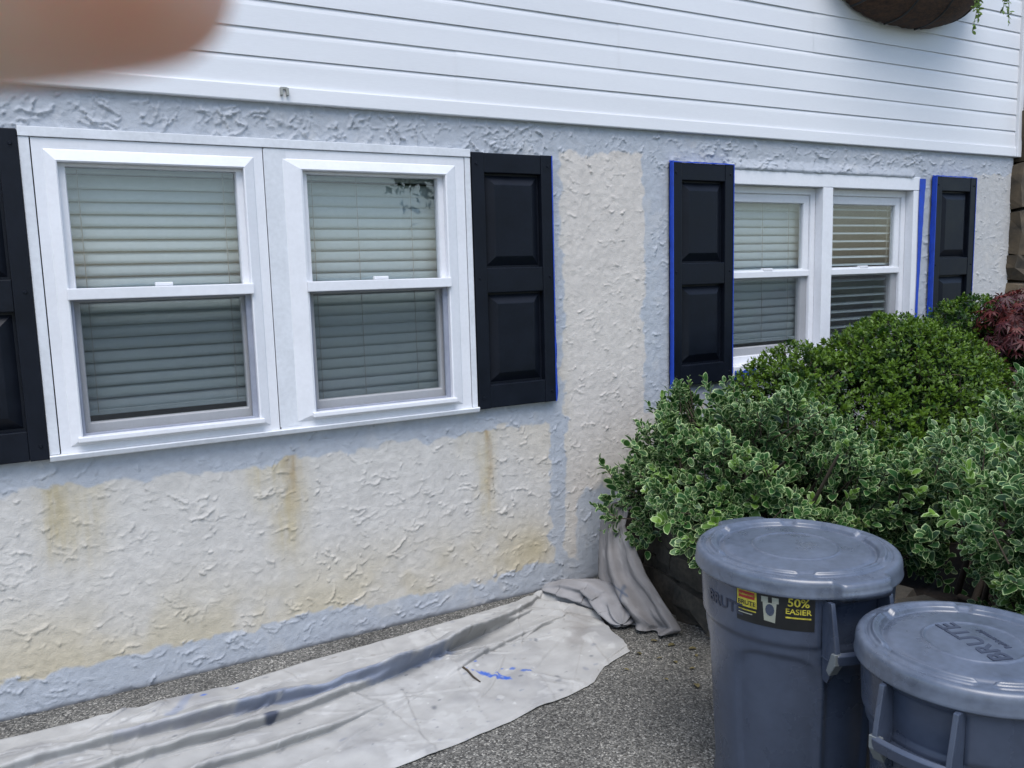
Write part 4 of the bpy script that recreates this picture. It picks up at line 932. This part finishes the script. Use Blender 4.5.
CAM = np.array([0, -3.3, 1.51])
def shoot_shrub(name, label, blobs, shoots, size, kind, mat, seed, per=7, spread=0.10, indiv=0, young_p=0.12, lump=0.10, long_frac=0.04, stems=9, base=None, cull=True, depth=0.5, zmin=0.25, spacing=0.6, grp=None, jut=0.5, inner=0.12):
    r = np.random.default_rng(seed); root = empty(name, base)
    tag(root, label, 'shrub', grp)
    P, N = blob_surface(blobs, shoots, r, zmin=zmin)
    lum = lat_noise(P[:, 0] + P[:, 2] * 0.7, P[:, 1] - P[:, 2], 0.16, seed + 3) - 0.5
    dep = r.random(shoots) ** 1.6 * depth; deep = r.random(shoots) < inner; dep[deep] = r.uniform(0.35, 0.95, deep.sum())
    lum[deep] = 0                        # some shoots sit deeper in the crown
    cen = np.array([np.mean([b[k] for b in blobs]) for k in range(3)])
    P = P + N * (lump * lum * 1.8)[:, None] - N * (dep * 0.30)[:, None]
    if cull:                                                     # thin out what faces away from the drive and lies deep
        f = unit(P - CAM); back = (N * f).sum(1) > 0.45; keep = ~back | (r.random(shoots) < 0.35); P, N, dep = P[keep], N[keep], dep[keep]
    n = len(P)
    ax = unit(N + np.array([0, 0, jut]) + r.normal(0, 0.35, (n, 3)))
    ln = spread * r.uniform(0.6, 1.3, n); lg = r.random(n) < long_frac; ln[lg] *= r.uniform(1.6, 2.4, lg.sum()); dep2 = dep
    start = P - ax * ln[:, None] * 0.6
    LP, LD, LN, LS, LY = [], [], [], [], []
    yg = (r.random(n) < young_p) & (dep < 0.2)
    a0 = unit(np.cross(ax, r.normal(0, 1, (n, 3)))); b0 = np.cross(ax, a0)
    szf = r.uniform(0.62, 1.35, n)
    for k in range(per):
        t = (k + 0.6) / per; pr = k % 2; rot = (k // 2) * 1.57 + r.normal(0, 0.3, n)
        sd = (np.cos(rot)[:, None] * a0 + np.sin(rot)[:, None] * b0) * (1 if pr == 0 else -1)
        pos = start + ax * (ln * (0.25 + 0.75 * t))[:, None]
        tipness = t
        d = unit(sd * (1.0 - 0.55 * tipness) + ax * (0.35 + 0.7 * tipness) + r.normal(0, 0.22, (n, 3)))
        nn = unit(ax * (1.0 - 0.3 * tipness) - sd * 0.5 * tipness + np.array([0, 0, 0.35]) + r.normal(0, 0.25, (n, 3)))
        s = size * szf * r.uniform(0.75, 1.2, n) * (1.1 - 0.45 * tipness)
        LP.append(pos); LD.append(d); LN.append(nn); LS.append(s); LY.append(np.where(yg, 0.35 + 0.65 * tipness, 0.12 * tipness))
    LP, LD, LN = (np.concatenate(v) for v in (LP, LD, LN)); LS = np.concatenate(LS); LY = np.concatenate(LY)
    ok = LP[:, 1] < -0.03; LP, LD, LN, LS, LY = LP[ok], LD[ok], LN[ok], LS[ok], LY[ok]
    off = np.array(base)
    if indiv:                                                   # the leaves that show largest become parts of their own
        dist = np.linalg.norm(LP - CAM, axis=1); fc = -(unit(LP - CAM) * LN).sum(1)
        outer = np.concatenate([dep] * per)[ok] < 0.10
        sc = LS / dist * np.clip(fc, 0.05, 1) * outer
        idx = np.argsort(-sc)[:indiv]; rest = np.ones(len(LP), bool); rest[idx] = False
        vm = []
        for k in range(10):
            y = (0, 0, 0, 0, 0.1, 0.15, 0.3, 0.5, 0.7, 1.0)[k]
            me = leaves_mesh('leaf', kind, np.zeros((1, 3)), np.array([[0, 1.0, 0]]), np.array([[0, 0, 1.0]]), np.ones(1), np.array([y])); me.materials.append(mat); vm.append((y, me))
        for i in idx:
            D = LD[i] / np.linalg.norm(LD[i]); X = np.cross(D, LN[i]); X /= np.linalg.norm(X); Nn = np.cross(X, D)
            me = min(vm, key=lambda q: abs(q[0] - LY[i]))[1]
            o = bpy.data.objects.new('leaf', me); C.objects.link(o); o.parent = root
            o.matrix_basis = Matrix(((X[0] * LS[i], D[0] * LS[i], Nn[0] * LS[i], LP[i, 0] - off[0]), (X[1] * LS[i], D[1] * LS[i], Nn[1] * LS[i], LP[i, 1] - off[1]), (X[2] * LS[i], D[2] * LS[i], Nn[2] * LS[i], LP[i, 2] - off[2]), (0, 0, 0, 1)))
            me.polygons.foreach_set('use_smooth', np.ones(len(me.polygons), bool))
        LP, LD, LN, LS, LY = LP[rest], LD[rest], LN[rest], LS[rest], LY[rest]
    o = link_mesh('foliage', leaves_mesh('foliage', kind, LP - off, LD, LN, LS, LY), mat, root, True); o['kind'] = 'stuff'
    # stems from the base out into the crown, and the shoot twigs
    tl = []
    for k in range(stems):
        e = cen + r.normal(0, 0.25, 3) * np.array([1, 1, 0.5]); b_ = np.array(base) + np.array([r.normal(0, 0.08), r.normal(0, 0.08), 0]); mid = (b_ + e) / 2 + r.normal(0, 0.05, 3)
        tl.append((np.array([b_, mid, e]) - off, [0.014, 0.010, 0.005]))
    tubes('stem', tl, M['twig'], root, 6)
    pick = np.arange(n)[:: max(1, n // 900)]
    o = tubes('twig', [(np.array([start[i] - ax[i] * 0.06, P[i], P[i] + ax[i] * ln[i] * 0.3]) - off, [0.003, 0.002, 0.001]) for i in pick], M['twig'], root, 4); o['kind'] = 'stuff'
    return root

EU = [(2.47, -0.42, 0.56, 0.27, 0.28, 0.28), (2.66, -0.70, 0.62, 0.40, 0.42, 0.35), (2.68, -0.58, 0.74, 0.20, 0.20, 0.20), (2.44, -0.75, 0.54, 0.32, 0.36, 0.28), (2.80, -1.00, 0.50, 0.40, 0.35, 0.26), (2.70, -0.85, 0.60, 0.30, 0.30, 0.26)]
shoot_shrub('variegated_shrub', 'cream edged green leafy shrub spilling over the bed edging beside the draped cloth', EU, 2900, 0.046, 'oval', M['euonymus'], 41, per=8, spread=0.095, indiv=300, base=(2.66, -0.75, 0.30), grp='variegated shrubs', zmin=0.34, lump=0.17, depth=0.8, long_frac=0.08)
EU2 = [(3.05, -1.58, 0.58, 0.46, 0.45, 0.31), (2.60, -1.50, 0.52, 0.36, 0.36, 0.32), (3.10, -1.40, 0.52, 0.35, 0.35, 0.26), (2.75, -1.9, 0.55, 0.40, 0.40, 0.36), (2.55, -2.15, 0.60, 0.34, 0.36, 0.38), (3.2, -1.9, 0.7, 0.5, 0.5, 0.36)]
shoot_shrub('variegated_shrub', 'paler cream edged shrub behind the bins at the right edge', EU2, 3600, 0.042, 'oval', M['euonymus'], 43, per=8, spread=0.11, indiv=300, base=(2.9, -1.6, 0.30), young_p=0.25, grp='variegated shrubs', lump=0.15, depth=0.8, long_frac=0.08)
BX = [(3.55, -0.72, 0.68, 0.55, 0.48, 0.57), (3.84, -0.70, 0.68, 0.40, 0.42, 0.50), (3.06, -0.60, 0.72, 0.36, 0.36, 0.42), (3.38, -0.92, 0.58, 0.46, 0.32, 0.40), (3.70, -0.92, 0.60, 0.38, 0.30, 0.40)]
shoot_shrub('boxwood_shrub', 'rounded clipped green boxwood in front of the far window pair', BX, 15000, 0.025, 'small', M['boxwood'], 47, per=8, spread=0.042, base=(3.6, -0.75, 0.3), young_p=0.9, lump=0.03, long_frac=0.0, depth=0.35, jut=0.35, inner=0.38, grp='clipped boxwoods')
BX2 = [(4.72, -0.42, 0.86, 0.50, 0.36, 0.44), (5.0, -0.45, 0.74, 0.36, 0.36, 0.40)]
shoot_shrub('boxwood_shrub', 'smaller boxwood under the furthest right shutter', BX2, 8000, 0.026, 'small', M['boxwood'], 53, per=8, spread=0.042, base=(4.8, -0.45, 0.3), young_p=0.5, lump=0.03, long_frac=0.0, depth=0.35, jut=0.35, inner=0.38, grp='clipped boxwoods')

def maple():
    r = np.random.default_rng(61); base = np.array([4.58, -0.72, 0.3]); root = empty('red_maple', base)
    tag(root, 'small dark red cut leaf maple at the right edge beside the stone wall', 'maple')
    blobs = [(4.56, -0.74, 1.12, 0.24, 0.22, 0.24), (4.54, -0.80, 0.85, 0.30, 0.28, 0.26), (4.52, -0.82, 0.62, 0.32, 0.3, 0.25)]
    P, N = blob_surface(blobs, 1500, r); P = P - N * (r.random(1500) ** 1.5 * 0.22)[:, None]
    D = unit(N * 0.7 + np.array([0, 0, -0.75]) + r.normal(0, 0.35, P.shape)); Nn = unit(N + np.array([0, 0, 0.9]) + r.normal(0, 0.3, P.shape))
    S = r.uniform(0.045, 0.085, len(P)); Y = np.clip((P[:, 2] - 0.95) / 0.35, 0, 1) * r.random(len(P))
    off = base; sc = np.argsort(np.linalg.norm(P - CAM, axis=1) - 2 * S)
    me = leaves_mesh('foliage', 'palm', P - off, D, Nn, S, Y); o = link_mesh('foliage', me, M['maple'], root); o['kind'] = 'stuff'
    tl = [(np.array([[0, 0, 0], [0.02, 0.0, 0.2], [0.0, 0.0, 0.4]]), [0.03, 0.025, 0.02])]
    for k in range(14):
        e = P[r.integers(len(P))] - off; tl.append((np.array([[0, 0, 0.3 + 0.01 * k], e * 0.5 + np.array([0, 0, 0.12]), e]), [0.012, 0.007, 0.003]))
    tubes('trunk', tl[:1], M['twig'], root); tubes('branch', tl[1:], M['twig'], root)
maple()

# fallen leaves by the bed edging
rl = random.Random(12)
for (x, y) in ((2.08, -0.74), (2.09, -0.80), (2.14, -0.86), (2.12, -0.93), (1.98, -0.86), (1.95, -0.80), (1.83, -0.88), (1.97, -1.09), (2.05, -1.00), (2.10, -1.10), (2.16, -1.20), (2.02, -0.93), (2.0, -1.22), (2.12, -0.80), (2.07, -1.16), (1.9, -1.0)):
    me = leaves_mesh('fallen_leaf', 'oval', np.zeros((1, 3)), np.array([[0, 1.0, 0]]), np.array([[0, 0, 1.0]]), np.array([rl.uniform(0.02, 0.038)]), np.array([0.0]))
    o = link_mesh('fallen_leaf', me, M['dry_leaf'], None, True); o.location = (x, y, 0.006); o.rotation_euler = (rl.uniform(-0.15, 0.15), rl.uniform(-0.15, 0.15), rl.uniform(0, 6.28))
    tag(o, 'small dry yellowish leaf fallen on the ground below the bed edging', 'leaf', 'fallen leaves')

# ------------------------------------------------------------------ hanging planter on the upper wall
def planter():
    cx, zt = 4.43, 3.25; root = empty('wall_planter', (cx, -0.03, zt)); tag(root, 'brown coco lined iron wall planter hung on the siding at top right', 'planter')
    nu, nv = 49, 21; u = np.linspace(-1, 1, nu); V = np.zeros((nu, nv, 3))
    for i, uu in enumerate(u):
        e = (1 - abs(uu) ** 2.6) ** 0.5 if abs(uu) < 1 else 0
        for j in range(nv):
            a = PI / 2 * j / (nv - 1) * 1.0; V[i, j] = (uu * 0.66, -0.30 * (0.25 + 0.75 * e) * math.cos(a) ** 0.75, -0.40 * e * math.sin(a) ** 0.9)
    nz = lat_noise(V[..., 0] * 1.0 + V[..., 1], V[..., 2], 0.03, 5) - 0.5; V[..., 1] -= 0.012 * nz; V[..., 2] += 0.008 * nz
    o = link_mesh('coco_liner', fast_mesh('coco_liner', V.reshape(-1, 3), grid_quads(nu, nv)), M['coco'], root, True); s = o.modifiers.new('thick', 'SOLIDIFY'); s.thickness = 0.012
    for uu in (-0.96, -0.62, -0.2, 0.2, 0.62, 0.96):
        e = (1 - abs(uu) ** 2.6) ** 0.5; pts = [(uu * 0.665, -0.31 * (0.25 + 0.75 * e) * math.cos(a) ** 0.75, -0.41 * e * math.sin(a) ** 0.9 - 0.004) for a in np.linspace(0, PI / 2, 14)]
        tubes('frame_bar', [(pts, 0.0065)], M['iron'], root, 6)
    for zz, f in ((0.0, 1.0), (-0.13, 0.93)):
        pts = [(uu * 0.67 * (1 if zz == 0 else 0.97), -0.315 * f * (0.25 + 0.75 * (1 - abs(uu) ** 2.6) ** 0.5), zz) for uu in np.linspace(-1, 1, 40)]
        tubes('rim_bar', [(pts, 0.007)], M['iron'], root, 6)
    o = box('soil_fill', -0.60, 0.60, -0.24, -0.01, -0.06, -0.02, M['soil'], root, 0)
    r = np.random.default_rng(3); P, D, N, S = [], [], [], []
    strands = [(0.20, 0.50), (0.22, 0.44), (0.185, 0.40), (0.45, 0.36), (0.47, 0.42)]
    tl = []
    for sx, ln in strands:
        p = np.array([[sx, -0.27, 0.02], [sx, -0.34, -0.02], [sx + r.normal(0, 0.01), -0.345, -ln * 0.5], [sx + r.normal(0, 0.015), -0.335, -ln]]); tl.append((p, 0.0018))
        for t in np.linspace(0, 1, 46):
            k = min(int(t * 3), 2); q = p[k] + (p[k + 1] - p[k]) * (t * 3 - k)
            for _ in range(2): P.append(q); D.append(unit(r.normal(0, 1, 3) + np.array([0, -0.4, -0.5]))); N.append(unit(r.normal(0, 0.6, 3) + np.array([0, -0.6, 0.6]))); S.append(r.uniform(0.014, 0.030))
    n = 700; q = np.stack([r.uniform(-0.6, 0.6, n), r.uniform(-0.32, -0.02, n), r.uniform(-0.02, 0.22, n)], 1)
    P = np.concatenate([np.array(P), q]); D = np.concatenate([np.array(D), unit(r.normal(0, 1, (n, 3)) + np.array([0, 0, 0.4]))]); N = np.concatenate([np.array(N), unit(r.normal(0, 0.6, (n, 3)) + np.array([0, -0.3, 1]))]); S = np.concatenate([np.array(S), r.uniform(0.03, 0.06, n)])
    o = link_mesh('foliage', leaves_mesh('foliage', 'oval', P, D, N, S, np.zeros(len(P))), M['trail_leaf'], root, True); o['kind'] = 'stuff'
    tubes('trailing_stem', tl, M['trail_leaf'], root, 4)
planter()

# ------------------------------------------------------------------ trees across the drive (seen mirrored in the panes)
def far_tree(x, y, h, seed, label):
    r = np.random.default_rng(seed); root = empty('garden_tree', (x, y, 0)); tag(root, label, 'tree', 'trees across the drive')
    tubes('trunk', [(np.array([[0, 0, 0], [0.1, 0, h * 0.25], [0.0, 0.1, h * 0.5], [0.1, 0, h * 0.8]]), [0.22, 0.17, 0.12, 0.05])] + [(np.array([[0, 0, h * 0.3], [r.normal(0, 0.8), r.normal(0, 0.8), h * 0.5], [r.normal(0, 1.6), r.normal(0, 1.6), h * 0.7]]), [0.09, 0.06, 0.03]) for _ in range(7)], M['bark'], root, 8)
    cl = np.stack([r.normal(0, h * 0.17, 46), r.normal(0, h * 0.17, 46), r.uniform(h * 0.48, h * 0.98, 46)], 1); n = 7800
    P = cl[r.integers(0, 46, n)] + r.normal(0, h * 0.045, (n, 3)); D = unit(r.normal(0, 1, (n, 3))); N = unit(r.normal(0, 0.7, (n, 3)) + np.array([0, 0, 1]))
    o = link_mesh('crown', leaves_mesh('crown', 'small', P, D, N, r.uniform(0.18, 0.34, n), np.zeros(n)), M['far_leaf'], root); o['kind'] = 'stuff'
far_tree(-3.6, -14.0, 7.5, 1, 'round leafy tree left of the drive behind the photographer')
far_tree(-7.0, -22.0, 9.0, 2, 'tall leafy tree behind the round one across the drive')
far_tree(11.5, -15.5, 8.0, 3, 'broad leafy tree right of the drive behind the photographer')
far_tree(-9.5, -17.5, 9.5, 4, 'tall leafy tree far left behind the photographer')
far_tree(12.0, -18.0, 9.0, 5, 'tall leafy tree far right behind the photographer')

# ------------------------------------------------------------------ the photographer's hand, a fingertip straying over the lens
def hand():
    # joints in metres: right, up, forward from the phone's lens
    J = {'end': (-0.0138, 0.0246, 0.0402), 'tip': (-0.0190, 0.0242, 0.0400), 'dip': (-0.042, 0.0222, 0.0400), 'pip': (-0.070, 0.024, 0.038), 'mcp': (-0.108, 0.034, 0.008),
         'palm': (-0.118, 0.004, -0.012), 'wrist': (-0.128, -0.075, -0.030), 'arm': (-0.150, -0.200, -0.060), 'arm2': (-0.185, -0.33, -0.10)}
    rad = {'end': 0.0082, 'tip': 0.0099, 'dip': 0.0100, 'pip': 0.0105, 'mcp': 0.0125, 'palm': 0.021, 'wrist': 0.021, 'arm': 0.030, 'arm2': 0.036}
    E = [('end', 'tip'), ('tip', 'dip'), ('dip', 'pip'), ('pip', 'mcp'), ('mcp', 'palm'), ('palm', 'wrist'), ('wrist', 'arm'), ('arm', 'arm2')]
    for k, (up, ln) in enumerate(((0.018, 1.05), (-0.002, 1.0), (-0.022, 0.82))):      # the other three fingers, curled
        b = ('mid', 'ring', 'little')[k]
        J[b + 'k'] = (-0.118 - 0.003 * k, up, 0.012 - 0.004 * k); J[b + 'p'] = (-0.112, up - 0.006, 0.012 + 0.042 * ln); J[b + 'd'] = (-0.092, up - 0.010, 0.016 + 0.040 * ln); J[b + 't'] = (-0.086, up - 0.012, 0.020 + 0.016 * ln)
        for q, v in (('k', 0.0115), ('p', 0.0090), ('d', 0.0082), ('t', 0.0074)): rad[b + q] = v - 0.0006 * k
        E += [('palm', b + 'k'), (b + 'k', b + 'p'), (b + 'p', b + 'd'), (b + 'd', b + 't')]
    J.update(th0=(-0.100, -0.028, -0.030), th1=(-0.078, -0.020, -0.040), th2=(-0.056, -0.004, -0.042)); rad.update(th0=0.0135, th1=0.0105, th2=0.0085)
    E += [('palm', 'th0'), ('th0', 'th1'), ('th1', 'th2')]
    MW = cam.matrix_world.copy()
    o3 = lambda p: MW @ Vector((p[0], p[1], -p[2]))
    base = o3(J['arm2'])
    bm = bmesh.new(); ly = bm.verts.layers.skin.verify(); vs = {}
    for k, p in J.items():
        v = bm.verts.new(o3(p) - base); v[ly].radius = (rad[k], rad[k]); v[ly].use_root = (k == 'palm'); vs[k] = v
    for a, b in E: bm.edges.new((vs[a], vs[b]))
    me = bpy.data.meshes.new('hand'); bm.to_mesh(me); bm.free()
    t = bpy.data.objects.new('hand', me); C.objects.link(t)
    t.modifiers.new('skin', 'SKIN'); sb = t.modifiers.new('sub', 'SUBSURF'); sb.levels = 3; sb.render_levels = 3
    dg = bpy.context.evaluated_depsgraph_get(); dg.update(); full = bpy.data.meshes.new_from_object(t.evaluated_get(dg)); bpy.data.objects.remove(t)
    o = link_mesh('hand', full, M['skin'], None, True); full.materials.clear(); full.materials.append(M['skin']); o.location = base
    tag(o, 'blurred fingertip of a hand across the top left corner', 'hand')
    # nail on the back of the straying finger, facing away from the lens
    V = []
    for i in range(7):
        for j in range(5):
            a = (j - 2) * 0.36; V.append(o3((-0.0160 - 0.011 * i / 6, 0.0235 + 0.0060 * math.sin(a) * (1 - 0.25 * (i == 0)), 0.0405 + 0.0074 * math.cos(a))) - base)
    n = link_mesh('nail', fast_mesh('nail', np.array([tuple(v) for v in V]), grid_quads(7, 5)), M['nail'], o, True); sd = n.modifiers.new('thick', 'SOLIDIFY'); sd.thickness = 0.0006
    # cuff
    a, b = o3((-0.140, -0.15, -0.047)) - base, o3((-0.190, -0.35, -0.105)) - base
    sl = tubes('sleeve', [(np.array([a, (a + b) / 2, b]), [0.044, 0.050, 0.054])], M['sleeve'], o, 24)
hand()
